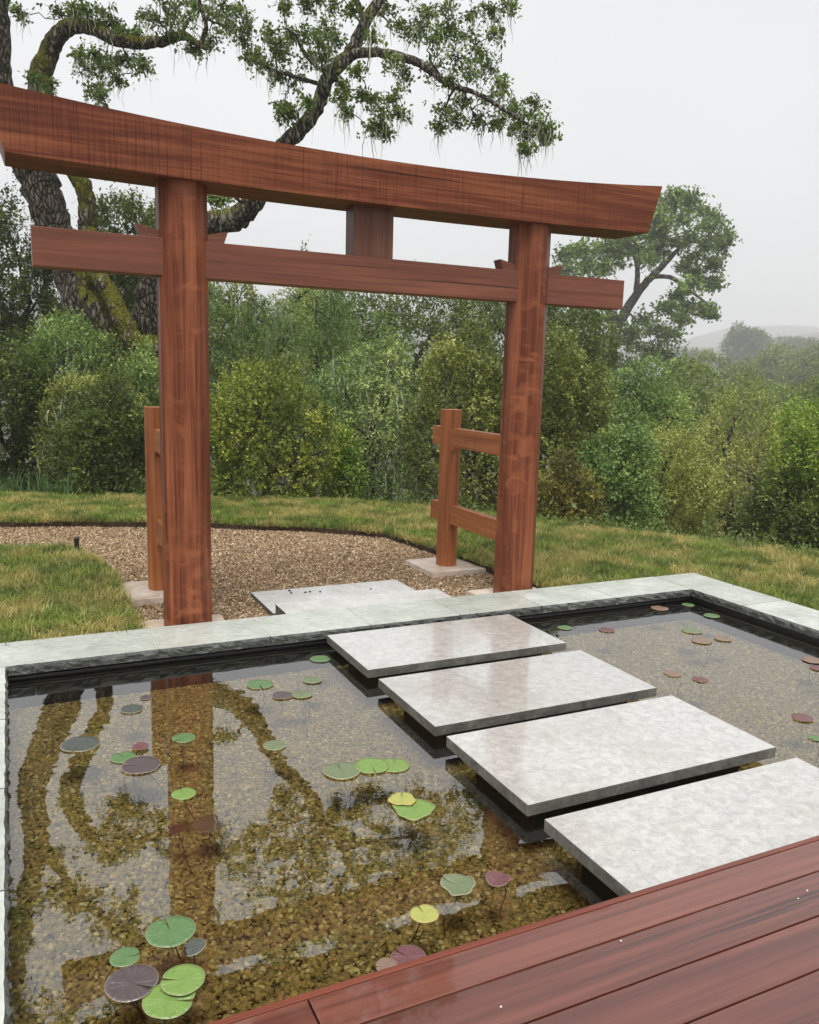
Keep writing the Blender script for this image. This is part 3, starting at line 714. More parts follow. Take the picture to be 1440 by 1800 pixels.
def plant(name, label, cat, mat, px, top, bot, wpx, D, leafpx=4.6, lichen=0, low=28, group=None, ydep=.9, **kw):
    plant_seed[0] += 1; sd_ = plant_seed[0]; r = np.random.default_rng(sd_*3)
    mpx = D/F_PX; leafpx *= 1.2; bot += low
    c = atd(px, (top+bot)/2, D); rad = np.array([wpx/2*mpx, wpx/2*mpx*ydep, (bot-top)/2*mpx])*1.02
    root = tag(empty(name), label, cat, group)
    gzv = float(terrain_z(c[0], c[1])); root.location = (c[0], c[1], gzv)
    me, lob, Pw = crown('crown', c, rad, leafpx*mpx, sd_, **kw)
    kid(link('crown', me, mat), root)
    base = np.array([c[0], c[1], gzv-.05]); parts = []; twigs_ = []
    tr = max(.02, rad[0]*.06)
    split = c-np.array([0, 0, rad[2]*.45])
    if split[2] < gzv+.1: split[2] = gzv+.1
    P = limb_path(base, split, 6, .12, r); parts.append(tube_arrays(P, np.linspace(tr*1.3, tr*.8, 6), 7))
    for q in Pw[r.choice(len(Pw), 45)]:          # fine twigs reaching out through the leaves
        a_ = lob[np.linalg.norm(lob-q, axis=1).argmin()]; P = limb_path(a_, q+(q-a_)*.25, 4, .2, r); twigs_.append(tube_arrays(P, np.array([1.5, 1.2, .9, .5])*.9*mpx, 3))
    for q in lob[:8]:
        P = limb_path(split, q, 6, .18, r, .08); parts.append(tube_arrays(P, np.linspace(tr*.6, tr*.15, 6), 5))
    V, F = join_arrays(parts)
    kid(link('trunk', npmesh('trunk', V, F, np.full(len(V), .1), True), M_bark), root)
    V, F = join_arrays(twigs_); tag(kid(link('twigs', npmesh('twigs', V, F, np.full(len(V), -.3), True), M_bark), root), kind='stuff')
    if lichen:
        ii = r.choice(len(Pw), lichen)
        tag(kid(link('lichen', lichen_mesh('lichen', Pw[ii], r, 14*mpx, 62*mpx, 1.7*mpx), M_lichen), root), kind='stuff')
    return root

SP = dict(lobes=18)
# shrubs along the rim of the lawn
plant('shrub', 'dark small-leaved shrub behind the half-hidden brace post', 'shrub', L_dark, 195, 665, 885, 190, 10.9, 4.4, tmean=.45)
plant('shrub', 'dark dense shrub at the lawn corner with tall grass at its foot', 'shrub', L_dark, 30, 560, 868, 250, 12.2, 4.8, tmean=.38)
plant('shrub', 'rounded yellow-green shrub between the gate posts on the lawn edge', 'shrub', L_yellow, 470, 645, 888, 262, 10.5, 4.4, lobes=26, tmean=.5, cover=1.7)
plant('shrub', 'small bright sprig beside the rounded yellow-green shrub', 'shrub', L_bright, 608, 760, 880, 60, 10.8, 4.2, tmean=.6, lobes=8)
plant('shrub', 'tall mid-green shrub behind the clear-standing brace post', 'shrub', L_olive, 825, 565, 900, 205, 11.6, 4.4, tmean=.42, lobes=22, up=.8)
plant('shrub', 'low yellowing shrub on the lawn edge just past the gate post', 'shrub', L_brown, 992, 800, 935, 150, 10.2, 4.2, tmean=.5, lobes=12)
plant('shrub', 'dark olive shrub standing behind the low yellowing shrub', 'shrub', L_olive, 985, 560, 905, 210, 12.0, 4.6, tmean=.33, lobes=20)
plant('shrub', 'feathery green shrub in the dip between olive shrub and spiky shrub', 'shrub', L_feather, 1085, 730, 930, 170, 11.2, 4.4, tmean=.36, droop=.25)
plant('shrub', 'low olive spiky shrub spilling onto the lawn slope', 'shrub', L_lime, 1165, 755, 960, 240, 12.3, 4.0, shoot=7, k=13, aspect=.42, up=.7, tmean=.66, tvar=.2)
plant('shrub', 'large olive shrub with long arching spiky shoots above the lawn slope', 'shrub', L_lime, 1290, 684, 990, 380, 13.6, 4.2, shoot=8, k=14, aspect=.42, up=.75, tmean=.66, tvar=.22, lobes=24)
plant('shrub', 'dark glossy shrub below the arching spiky shrub', 'shrub', L_dark, 1395, 800, 1010, 200, 11.7, 4.6, tmean=.45)
plant('shrub', 'bright lime-green bush at the end of the lawn slope', 'shrub', L_bright, 1462, 640, 1015, 250, 11.9, 4.4, tmean=.58, lobes=22, up=.9)
# trees and thicket in the dip behind
plant('tree', 'drooping feathery tree hung with lichen behind the rounded shrub', 'tree', L_feather, 650, 570, 905, 245, 13.2, 4.8, lichen=700, droop=.7, up=.1, aspect=.4, k=11, shoot=5, tmean=.5, lobes=24)
plant('tree', 'feathery grey-green tree with bare pale twigs beside the tall post', 'tree', L_feather, 430, 500, 800, 250, 15.0, 4.6, lichen=650, droop=.5, up=.3, aspect=.4, k=11, shoot=5, tmean=.5, lobes=22)
plant('tree', 'broad feathery tree filling the view under the tie beam', 'tree', L_feather, 560, 478, 760, 300, 17.5, 4.6, lichen=350, droop=.4, up=.3, aspect=.45, tmean=.42, lobes=24)
plant('tree', 'slender tree whose tip pokes above the tie beam', 'tree', L_oakb, 560, 428, 640, 110, 20.0, 4.4, tmean=.6, lobes=10)
plant('tree', 'dark evergreen crown behind the feathery trees', 'tree', L_dark, 715, 485, 740, 330, 23.0, 4.4, tmean=.5, lobes=24)
plant('tree', 'dark evergreen crown behind the tall mid-green shrub', 'tree', L_dark, 880, 490, 760, 260, 24.0, 4.4, tmean=.45, lobes=22)
plant('tree', 'dusky evergreen beside the oak that rises past the gate', 'tree', L_dark, 1000, 520, 760, 170, 20.0, 4.4, tmean=.4)
plant('thicket', 'dark green thicket at the far side of the great oak trunk', 'tree', L_dark, 25, 335, 620, 190, 16.5, 4.8, tmean=.5, lobes=20, lichen=60)
plant('thicket', 'leafy green thicket around the great oak trunk', 'tree', L_feather, 110, 560, 740, 190, 12.6, 4.8, tmean=.42, lobes=20, aspect=.45, lichen=260)
plant('thicket', 'leafy tufts in front of the mossy oak fork', 'tree', L_feather, 255, 600, 770, 110, 12.4, 4.8, tmean=.42, lobes=10, cover=.8, aspect=.45)
plant('thicket', 'pale lichen-hung bush in front of the oak foot', 'tree', L_olive, 170, 640, 790, 200, 11.7, 4.4, tmean=.45, lichen=420, aspect=.45)
plant('tree', 'dark bushy evergreen crown behind the tie beam end and mossy limb', 'tree', L_dark, 240, 325, 560, 200, 18.0, 4.6, tmean=.5, lobes=18)
plant('tree', 'grey-green crown behind the tall post and the feathery trees', 'tree', L_olive, 400, 490, 720, 260, 22.0, 4.4, tmean=.45, lobes=18)
# trees on the valley floor, fading into the mist
far = [(1110, 640, 860, 190, 15.5, L_feather, 'leafy green understorey tree below the oak past the gate'),
       (1210, 650, 880, 190, 30, L_pale, 'rounded green tree behind the arching spiky shrub'),
       (1320, 648, 860, 240, 50, L_pale, 'broad pale green tree below the misty tree line'),
       (1430, 655, 860, 170, 45, L_pale, 'pale green tree behind the lime-green bush'),
       (1250, 612, 790, 190, 105, L_pale, 'misty green tree left of the dome-topped tree'.replace('left of', 'in front of')),
       (1360, 608, 790, 190, 125, L_pale, 'misty pale tree between the dome-topped tree and the lime-green bush'),
       (1440, 612, 770, 170, 115, L_pale, 'misty tree with a level top behind the lime-green bush')]
for px, t, b_2, w_, D, mt, lb in far:
    plant('tree', lb, 'tree', mt, px, t, b_2, w_, D, 3.4 if D > 40 else 4.0, tmean=.5, lobes=26, tvar=.15, longs=0, shoot=3, maxn=36000)
plant('tree', 'dome-topped tree standing above the misty tree line', 'tree', L_dark, 1311, 571, 625, 84, 260, 2.5, tmean=.42, longs=0, shoot=2.5, cover=1.6, lobes=24)
plant('tree', 'grey misty tree clump on the skyline beyond the dome-topped tree', 'tree', L_dark, 1400, 596, 650, 130, 300, 2.5, tmean=.42, longs=0, shoot=2.5, cover=1.6, lobes=22)
plant('tree', 'faint misty tree on the skyline farthest down the valley', 'tree', L_dark, 1465, 590, 650, 90, 310, 2.5, tmean=.42, longs=0, shoot=2.5, cover=1.6, lobes=16)
plant('tree', 'faint misty tree on the skyline beside the oak past the gate', 'tree', L_dark, 1215, 604, 660, 80, 240, 2.5, tmean=.42, longs=0, shoot=2.5, cover=1.6, lobes=16)

# ------------------------------------------------------------------ oaks
def oak(name, label, limbs, clusters, leaf, mat, seed, lich=True, per=(12, 17), sky_clusters=(), twig=.006, jit=.35, moss=.2, node=.12):
    r = np.random.default_rng(seed); root = None
    nodes, parts, tints = [], [], []
    for pts, mo in limbs:
        Q = np.array([atd(px, py, D) for px, py, w_, D in pts]); W = np.array([w_/2*D/F_PX for px, py, w_, D in pts])
        n = max(14, len(pts)*6); C = catmull(np.column_stack([Q, W]), n)
        C[1:-1, :3] += r.normal(size=(n-2, 3))*C[1:-1, 3:4]*.075
        Wd = np.maximum(C[:, 3], .004)*(1+r.normal(size=n)*.03)
        V, F = tube_arrays(C[:, :3], Wd, 16 if W.max() > .08 else 7, wob=.02)
        parts.append((V, F)); tints.append(np.full(len(V), mo)); nodes += [(C[i, :3], Wd[i]) for i in range(2, n)]
    base = nodes[0][0]; root = tag(empty(name), label, 'tree')
    root.location = (base[0], base[1], float(terrain_z(base[0], base[1])))
    B, Dd, Ls, T0, LI = [], [], [], [], []; lsz = []
    todo = [(atd(px, py, D+r.normal()*jit), rp*D/F_PX, big) for px, py, rp, D, big in [(*c, 0) for c in clusters]+[(*c, 1) for c in sky_clusters]]
    P0 = np.array([q for q, _ in nodes]); W0 = [w for _, w in nodes]
    left = list(range(len(todo)))
    dmin = np.array([np.linalg.norm(P0-t[0], axis=1).min() for t in todo]); near = np.array([np.linalg.norm(P0-t[0], axis=1).argmin() for t in todo])
    while left:
        k = min(left, key=lambda q: dmin[q]); left.remove(k)
        p, rad, big = todo[k]; a = P0[near[k]]; w0 = min(W0[near[k]]*.55, .012+.02*dmin[k]); n = max(4, int(dmin[k]/node)+3)
        path = limb_path(a, p, n, .16, r, r.normal()*.06); wd = np.linspace(max(w0, .008), .006, n)
        V, F = tube_arrays(path, wd, 5); parts.append((V, F)); tints.append(np.full(len(V), moss-.1))
        o = len(P0); P0 = np.vstack([P0, path[1:]]); W0 += list(wd[1:])
        for q in left:
            dq = np.linalg.norm(path[1:]-todo[q][0], axis=1); i = dq.argmin()
            if dq[i] < dmin[q]: dmin[q] = dq[i]; near[q] = o+i
        nt_ = r.integers(*per); d = rnd_unit(r, nt_); d[:, 2] = d[:, 2]*.7-.05; ct = r.normal()*.1
        s = p+r.normal(size=(nt_, 3))*rad*.25; s[0] = p
        L = rad*r.uniform(.5, 1.15, nt_)
        for i in range(nt_):
            q = s[i]+d[i]*L[i]
            V, F = tube_arrays(limb_path(p, q, 4, .2, r), np.array([1.2, 1, .8, .5])*twig, 3); parts.append((V, F)); tints.append(np.zeros(len(V)))
            m_ = 3 if not big else 2
            for j in range(m_):
                f = (j+1)/m_; e = p+(q-p)*f; B.append(e+r.normal(size=3)*leaf*.5); Dd.append(unit(d[i]+r.normal(size=3)*.5)); Ls.append(leaf*(1.3+big*.8)); T0.append(.45+ct+r.normal()*.12); lsz.append(big)
            if lich and r.uniform() < .28: LI.append(q)
    V, F = join_arrays(parts); ti = np.concatenate(tints)
    kid(link('trunk', npmesh('trunk', V, F, ti, True), M_bark), root)
    B = np.array(B); Dd = np.array(Dd); Ls = np.array(Ls); T0 = np.clip(np.array(T0), 0, 1); lsz = np.array(lsz)
    out = []
    for big in (0, 1):
        q = lsz == big
        if q.any(): out.append(shoots_to_leaves(r, B[q], Dd[q], Ls[q], 5 if not big else 6, leaf*(1+.5*big), .62, .15, .5, T0[q], spread=1.0))
    V, F = join_arrays([(v, f) for v, f, _ in out]); ti = np.concatenate([t for _, _, t in out])
    kid(link('crown', npmesh('crown', V, F, ti), mat), root)
    if lich and LI:
        LI = np.array(LI)
        LI = np.repeat(LI, 3, 0)+r.normal(size=(len(LI)*3, 3))*.03
        tag(kid(link('lichen', lichen_mesh('lichen', LI, r, .1, .55, .008), M_lichen), root), kind='stuff')
    return root
limbs = [
 ([(245, 800, 150, 14), (222, 700, 125, 14), (180, 590, 100, 14), (124, 470, 70, 13.8), (90, 390, 60, 13.6), (64, 310, 64, 13.4), (28, 230, 60, 13.2), (-6, 145, 52, 13), (-6, 60, 46, 12.9), (-18, -40, 44, 12.8), (-60, -200, 38, 12.6), (-90, -380, 26, 12.4), (-60, -560, 14, 12.2)], 0.0),
 ([(240, 720, 60, 13.5), (208, 630, 44, 13.3), (175, 555, 40, 13.1), (154, 500, 40, 13), (158, 440, 38, 12.9), (154, 395, 34, 12.8), (152, 350, 30, 12.7), (138, 312, 30, 12.6), (100, 235, 34, 12.5), (72, 155, 40, 12.4), (86, 95, 34, 12.3), (108, 55, 30, 12.2), (150, 45, 25, 12.1), (200, 68, 22, 12), (240, 74, 22, 12), (285, 73, 18, 12), (320, 63, 15, 12), (345, 75, 12, 12), (362, 86, 6, 12)], .42),
 ([(243, 620, 34, 12.9), (222, 570, 34, 12.8), (195, 520, 32, 12.8), (172, 485, 30, 12.85), (155, 470, 26, 12.9)], .46),
 ([(262, 760, 80, 13.6), (268, 640, 66, 13.5), (262, 560, 56, 13.3), (275, 480, 50, 13), (315, 420, 46, 12.8), (370, 393, 42, 12.5), (415, 384, 40, 12.3), (446, 356, 36, 12.1), (470, 308, 32, 12), (500, 255, 30, 11.9), (530, 225, 27, 11.8), (558, 185, 25, 11.8), (575, 140, 25, 11.7), (602, 108, 24, 11.7), (620, 88, 23, 11.7), (642, 40, 21, 11.6), (665, 0, 19, 11.6), (690, -60, 17, 11.5), (715, -150, 14, 11.4), (700, -270, 11, 11.3), (720, -400, 6, 11.2)], .27),
 ([(612, 98, 20, 11.7), (650, 92, 17, 11.6), (700, 98, 15, 11.5), (740, 113, 14, 11.4), (790, 148, 11, 11.3), (840, 165, 8, 11.2), (890, 195, 6, 11.1), (940, 225, 4, 11)], .15),
 ([(602, 108, 9, 11.7), (570, 125, 8, 11.6), (535, 92, 7, 11.6), (520, 62, 5, 11.5), (504, 50, 3, 11.5)], .0),
 ([(572, 150, 8, 11.7), (530, 138, 7, 11.6), (485, 124, 5, 11.6), (446, 108, 3, 11.5)], .0),
 ([(352, 80, 9, 12), (362, 45, 8, 11.9), (350, 0, 7, 11.9), (350, -60, 6, 11.8), (380, -160, 5, 11.7)], .1),
 ([(-10, 20, 26, 12.9), (60, -90, 20, 12.6), (150, -200, 16, 12.3), (260, -300, 11, 12), (380, -380, 7, 11.8)], .1),
 ([(642, 40, 12, 11.6), (600, -60, 11, 11.5), (520, -180, 9, 11.4), (430, -260, 6, 11.3)], .0)]
cl_l = [(110,25,22),(130,20,20),(150,20,18),(185,45,20),(215,55,18),(240,60,15),(140,95,18),(150,120,20),(170,150,18),(175,170,14),(195,110,22),(220,105,22),(240,105,18),(250,115,12),(210,140,12),(185,120,18),(165,95,15),(260,25,25),(280,40,22),(310,20,28),(330,40,28),(350,10,30),(380,25,28),(400,45,25),(420,20,28),(435,50,22),(370,70,22),(300,60,18),(345,85,14),(430,70,14),(390,10,26),(330,-10,30),(280,-10,25),(60,138,13),(90,150,10),(34,20,10),(180,20,14),(205,40,12)]
cl_m = [(470,60,18),(485,80,20),(450,100,16),(440,95,10),(465,120,16),(485,135,16),(500,95,20),(510,60,12),(540,60,18),(560,75,22),(575,50,20),(590,65,18),(545,100,16),(520,140,14),(500,185,16),(515,200,14),(495,200,10),(540,180,12),(600,170,18),(610,195,14),(605,150,14),(630,125,12),(570,100,18),
 (650,175,20),(670,200,22),(655,225,16),(690,170,22),(700,200,16),(680,230,10),(640,165,14),(710,130,20),(690,110,16),(720,60,22),(700,40,20),(740,40,24),(760,70,26),(790,60,26),(820,60,26),(800,100,30),(840,90,28),(860,120,26),(830,130,28),(790,140,26),(760,120,22),(750,20,24),(790,15,26),(830,20,24),(870,15,22),(900,10,16),(870,60,14),(880,150,20),(860,170,24),(820,180,24),(780,190,20),(800,210,18),(840,210,18),(770,220,12),(870,215,16),(900,190,18),(920,205,18),(940,180,14),(950,215,18),(970,230,12),(930,235,14),(925,260,12),(960,245,10),(905,225,14),(650,60,14),(680,10,20),(620,20,16),(585,10,16),(540,10,12),(560,-5,14),(500,12,10),(375,348,14),(392,350,10)]
r_ = np.random.default_rng(5)
skyc_ = []
for q in range(330):
    px, py = r_.uniform(-420, 820), r_.uniform(-760, -50)
    g_ = math.sin(px*.011+1.2)*math.cos(py*.013+.5)+.5*math.sin(px*.023+py*.017)
    if g_ < -.25 and py > -520: continue
    skyc_.append((px, py, r_.uniform(28, 48), 11.9+r_.normal()*.5))
for q in range(15): skyc_.append((r_.uniform(690, 870), r_.uniform(-395, -265), r_.uniform(16, 26), 11.6+r_.normal()*.3))
oak('oak_tree', 'great leaning oak with mossy limbs and lichen reaching over the gate', limbs, [(*c, 12.0) for c in cl_l]+[(*c, 11.5) for c in cl_m], .052, L_oak, 11, sky_clusters=skyc_)
rl = [([(1045, 900, 27.2, 60.0), (1052, 800, 24.0, 60.0), (1062, 700, 20.0, 60.0), (1074, 625, 19.2, 60.0), (1086, 575, 18.4, 60.0), (1110, 530, 16.0, 60.0), (1140, 492, 12.8, 59.7), (1170, 462, 9.6, 59.4), (1200, 430, 6.4, 59.1), (1222, 408, 4.0, 58.8)], .05),
 ([(1118, 520, 10.4, 60.0), (1121, 482, 8.8, 60.0), (1117, 455, 7.2, 60.0), (1100, 420, 4.8, 60.3)], 0.0),
 ([(1148, 486, 8.0, 59.7), (1180, 488, 7.2, 59.1), (1212, 510, 5.6, 58.8), (1242, 532, 3.2, 58.5)], 0.0),
 ([(1064, 690, 12.8, 60.0), (1090, 672, 10.4, 59.4), (1120, 640, 7.2, 59.1), (1150, 610, 4.8, 58.8)], .05),
 ([(1086, 575, 8.0, 60.0), (1050, 520, 6.4, 60.6), (1030, 470, 4.8, 61.2)], 0.0)]
rc = [(1190,360,25),(1165,380,25),(1200,385,28),(1230,370,25),(1250,400,25),(1270,430,20),(1240,430,25),(1210,420,25),(1260,460,18),(1180,420,28),(1150,410,25),(1130,440,28),(1100,430,25),(1080,450,28),(1050,440,28),(1020,440,25),(995,450,22),(1030,465,25),(1000,475,20),(1060,470,20),(1140,460,20),(1090,420,20),(1230,480,18),(1215,500,18),(1250,500,14),(1190,520,18),(1210,540,18),(1240,545,14),(1250,550,10),(1170,540,18),(1195,560,15),(1130,560,25),(1150,580,28),(1180,590,22),(1110,580,20),(1100,600,28),(1140,620,35),(1100,640,35),(1170,620,25),(1180,650,25),(1130,670,35),(1150,690,30),(1200,680,22),(1190,340,12),(1170,355,15),(1215,350,12),(1255,380,12),(1280,415,10),(1145,385,18),(1160,440,20),(1220,450,18),(1200,470,14),(1060,600,25),(1040,560,25),(1030,610,30),(1080,560,20),(1160,400,20),(1120,410,20),(1070,430,20)]
oak('oak_tree', 'round-crowned fresh green oak rising past the end of the gate beams', rl, [(*c, 59.4) for c in rc], .25, L_oakb, 12, per=(25, 33), twig=.022, jit=2.0, node=.4)

# ground cover on the bank beyond the lawn
def leafy_clump(name, seed, n=60, h=.3):
    r = np.random.default_rng(seed); B = r.normal(size=(n//6, 3))*np.array([.12, .12, 0]); D = unit(rnd_unit(r, n//6)*.6+np.array([0, 0, .8]))
    V, T, ti = shoots_to_leaves(r, B, D, np.full(n//6, h)*r.uniform(.5, 1.2, n//6), 7, .05, .6, .2, .6, np.clip(.45+r.normal(size=n//6)*.2, 0, 1))
    return npmesh(name, V, T, ti)
c_und = sources('undergrowth_clump', [leafy_clump('undergrowth_clump', 80+k) for k in range(4)], L_dark)
rim = LAWN_EDGE[1:12]; cen = np.array([2.5, 4.0]); outr = [tuple(cen+(p-cen)*2.1) for p in rim]
o = sheet('tmp', [tuple(cen+(p-cen)*1.07) for p in rim]+outr[::-1], 0, .5, None); me_ = o.data; bpy.data.objects.remove(o)
co_ = np.empty(len(me_.vertices)*3); me_.vertices.foreach_get('co', co_); co_ = co_.reshape(-1, 3); co_[:, 2] = terrain_z(co_[:, 0], co_[:, 1]); me_.vertices.foreach_set('co', co_.ravel())
scatter('undergrowth', me_, c_und, 45, .4, .95, tilt=.2, seed=41)
# tall grass and dead sticks at the foot of the thicket
c_tall = sources('tall_grass_tuft', [tuft_mesh('tall_grass_tuft', 70+k, n=14, h=.36, spread=.10, wid=.006, lean=.5) for k in range(3)], plain('tall_grass', (.055, .11, .025), .5, .3, var=.4, scale=3))
o = sheet('tmp', [(-1.6, 11.25), (-.1, 10.95), (.55, 10.6), (.75, 10.95), (0, 11.5), (-1.6, 12.2)], -.10, .3, None); me_ = o.data; bpy.data.objects.remove(o)
scatter('tall_grass', me_, c_tall, 90, .4, 1.0, tilt=.15, seed=31)

# ------------------------------------------------------------------ water lilies
def padmat(name, inner, outer, rim, rough=.35):
    m, nt, b, out = newmat(name)
    co = objco(nt)
    a = N(nt, 'ShaderNodeAttribute', attribute_name='tint').outputs['Fac']
    n = noise(nt, co, 26, 4, .65, .5)
    c = mixc(nt, n, inner, outer)
    c = mixc(nt, ramp(nt, a, [(.93, 0.0), (1.0, .8)]), c, rim)
    ang = N(nt, 'ShaderNodeTexGradient', {'Vector': co}, gradient_type='RADIAL').outputs[1]
    vn = math_(nt, 'ABSOLUTE', math_(nt, 'SUBTRACT', math_(nt, 'FRACT', math_(nt, 'ADD', math_(nt, 'MULTIPLY', ang, 17.0), math_(nt, 'MULTIPLY', noise(nt, co, 40, 2, .5), .35))), .5))
    vein = ramp(nt, vn, [(.40, 0.0), (.5, 1.0)])
    spot = ramp(nt, noise(nt, mapping(nt, co, loc=(3, 1, 0)), 45, 3, .7), [(.58, 0.0), (.7, 1.0)])
    c = mixc(nt, math_(nt, 'MULTIPLY', vein, .35), c, tuple(min(1, x*1.7) for x in outer))
    c = mixc(nt, math_(nt, 'MULTIPLY', spot, .6), c, tuple(x*.45 for x in inner))
    lk(nt, c, b.inputs['Base Color']); b.inputs['Roughness'].default_value = rough; b.inputs['Specular IOR Level'].default_value = .55
    lk(nt, bump(nt, math_(nt, 'ADD', math_(nt, 'MULTIPLY', vein, .7), noise(nt, co, 60, 3, .6)), .5, .004), b.inputs['Normal'])
    return m
PM = {'g': padmat('pad_green', (.065, .14, .05), (.12, .21, .08), (.28, .28, .16)),
      'b': padmat('pad_bright', (.12, .22, .045), (.20, .30, .075), (.30, .30, .14)),
      'y': padmat('pad_yellow', (.26, .32, .07), (.42, .38, .11), (.40, .2, .08)),
      'd': padmat('pad_dark', (.045, .055, .05), (.085, .095, .085), (.40, .36, .25), .28),
      'o': padmat('pad_olive', (.10, .14, .07), (.18, .21, .11), (.42, .38, .24)),
      'p': padmat('pad_purple', (.10, .035, .04), (.17, .07, .072), (.30, .22, .18)),
      'v': padmat('pad_violet', (.06, .045, .048), (.105, .08, .08), (.30, .25, .2), .28),
      'r': padmat('pad_brown', (.16, .10, .07), (.25, .17, .12), (.35, .28, .2))}
M_stem = plain('lily_stem', (.07, .035, .018), .6)
CN = {'g': 'green', 'b': 'bright green', 'y': 'yellowing', 'd': 'dark grey-green', 'o': 'olive', 'p': 'purple-red', 'v': 'dusky violet', 'r': 'brownish'}
pads = [
 (563,1158,36,'g','lily pad beside the corner of the slab next to the far coping'),
 (457,1203,46,'g','lily pad alone on the sky reflection, notch closed'),
 (549,1195,34,'o','double lily pad just below the pad at the slab corner'),
 (497,1222,36,'v','lily pad touching a small olive pad'),
 (531,1220,36,'o','small lily pad touching a dusky violet pad'),
 (257,1226,22,'v','tiny lily pad at the edge of the gate post reflection'),
 (232,1246,40,'d','lily pad with pale rim above the other pads near the post reflection'),
 (141,1308,66,'d','large lily pad with pale rim nearest the pond side wall'),
 (323,1297,40,'g','lily pad inside the gate post reflection, farther from the deck'),
 (246,1314,30,'p','very dark curled lily pad behind a green pad'),
 (216,1331,44,'g','lily pad squeezed beside a large dusky pad'),
 (247,1345,68,'v','large lily pad overlapping a small green pad'),
 (483,1310,40,'o','lone lily pad amid the branch reflections'),
 (601,1354,66,'o','large lily pad touching a pair of bright green pads'),
 (654,1346,60,'b','lily pad joined to another bright one, beside the olive pad'),
 (693,1345,54,'b','lily pad joined to another bright one, on the slab side'),
 (707,1404,48,'y','ragged lily pad lying over a bright green one'),
 (727,1421,72,'b','round lily pad under a ragged yellowing pad'),
 (323,1395,42,'b','lily pad inside the gate post reflection, nearer the deck'),
 (367,1431,56,'r','faint lily pad just under the surface'),
 (312,1443,30,'p','curled sunken lily leaf on a bent stem'),
 (300,1637,86,'g','large round lily pad topping the cluster near the deck'),
 (341,1665,40,'d','small tilted lily pad beside the large round green one'),
 (220,1682,52,'g','small lily pad above a big dusky pad in the deck cluster'),
 (232,1728,92,'v','big wrinkled lily pad in the cluster near the deck'),
 (298,1757,92,'b','lily pad under another bright one in the deck cluster'),
 (321,1722,78,'b','lily pad lying over another bright one in the deck cluster'),
 (876,1547,44,'p','folded lily pad standing near the slab under the deck edge'),
 (806,1557,62,'o','ragged floating lily pad between a folded purple and a yellowing pad'),
 (746,1606,52,'y','lily pad with reddened edge close to the deck trim'),
 (718,1682,62,'p','lily pad half hidden under the deck trim'),
 (680,1697,40,'r','small lily pad mostly hidden under the deck trim'),
 (1210,1063,22,'g','small lily pad in the far coping corner'),
 (1160,1069,30,'r','lily pad in the dark reflection of the far coping'),
 (1251,1082,28,'g','lily pad by the side coping near the far corner'),
 (993,1103,26,'g','lily pad near the slab next to the far coping, on the open water'),
 (1067,1107,28,'p','lily pad between the far slab and a trio of pads'),
 (1216,1108,36,'o','lily pad at the head of a trio of pads'),
 (1234,1126,36,'r','larger lily pad of the trio on open water'),
 (1271,1122,30,'r','smaller lily pad of the trio on open water'),
 (1182,1184,30,'r','lily pad paired with a purple-red pad on open water'),
 (1231,1194,28,'p','lily pad paired with a brownish pad on open water'),
 (1428,1160,36,'r','lily pad by the side coping'),
 (1438,1174,26,'p','small lily pad beside the brownish pad by the side coping'),
 (1411,1261,36,'p','lily pad alone on open water near a small green pad'),
 (1432,1297,24,'g','small lily pad nearest the slab under the deck edge, on open water')]
def lily(px, py, wpx, kind, text, i):
    r = np.random.default_rng(900+i); z = WATER_Z+.004+.0006*(i % 5)
    if i in (16, 26): z += .006
    c = gz(px, py, z); D = float(np.dot(c-np.array([0, 0, CAM_H]), _f)); rad = wpx/2*D/F_PX
    n, rings = 40, 5; V, F, ti = [(0, 0, 0)], [], [0.0]
    a0 = r.uniform(0, 2*math.pi); nw = r.uniform(.03, .09); ph = r.uniform(0, 6, 3)
    curl = .22 if 'curled' in text or 'folded' in text else 0.0
    wr = .35 if 'ragged' in text else (.05 if wpx > 30 else .03)
    for q in range(1, rings+1):
        f = q/rings
        for j in range(n+1):
            a = a0+nw+(2*math.pi-2*nw)*j/n; b_3 = min(j, n-j)/n
            rr_ = rad*f*(1-.10*math.exp(-b_3*26))*(1+wr*.25*f*(math.sin(3*a+ph[0])+.7*math.sin(7*a+ph[1])*(.3+wr)))
            zz_ = rad*(.010*f*math.sin(5*a+ph[2])+.02*f**6+curl*f*f*(abs(math.cos(a-a0))))
            if 'tilted' in text: zz_ += rad*.25*f*math.cos(a)
            V.append((rr_*math.cos(a), rr_*math.sin(a), zz_)); ti.append(f)
    for j in range(n): F.append((0, 1+j, 2+j))
    for q in range(1, rings):
        o = 1+(q-1)*(n+1); o2 = o+n+1
        for j in range(n): F += [(o+j, o2+j, o2+j+1), (o+j, o2+j+1, o+j+1)]
    me = npmesh('lily_pad', np.array(V), np.array(F), np.array(ti), True)
    o = link('lily_pad', me, PM[kind]); o.location = c
    if 'sunken' in text or 'under the surface' in text: o.location.z = WATER_Z-.03
    md = o.modifiers.new('thickness', 'SOLIDIFY'); md.thickness = .0018; md.offset = -1
    tag(o, CN[kind]+' '+text, 'lily pad', 'lily pads on the pond')
    e = np.array([r.normal()*.07, r.normal()*.07, FLOOR_Z-o.location.z]); 
    P = catmull([(0, 0, -.001), e*.35+r.normal(size=3)*.012, e*.7+r.normal(size=3)*.015, e], 10)
    V, F = tube_arrays(P, np.full(10, .002), 6); kid_o = link('stem', npmesh('stem', V, F, smooth=True), M_stem); kid_o.parent = o
for i, p in enumerate(pads): lily(*p, i)

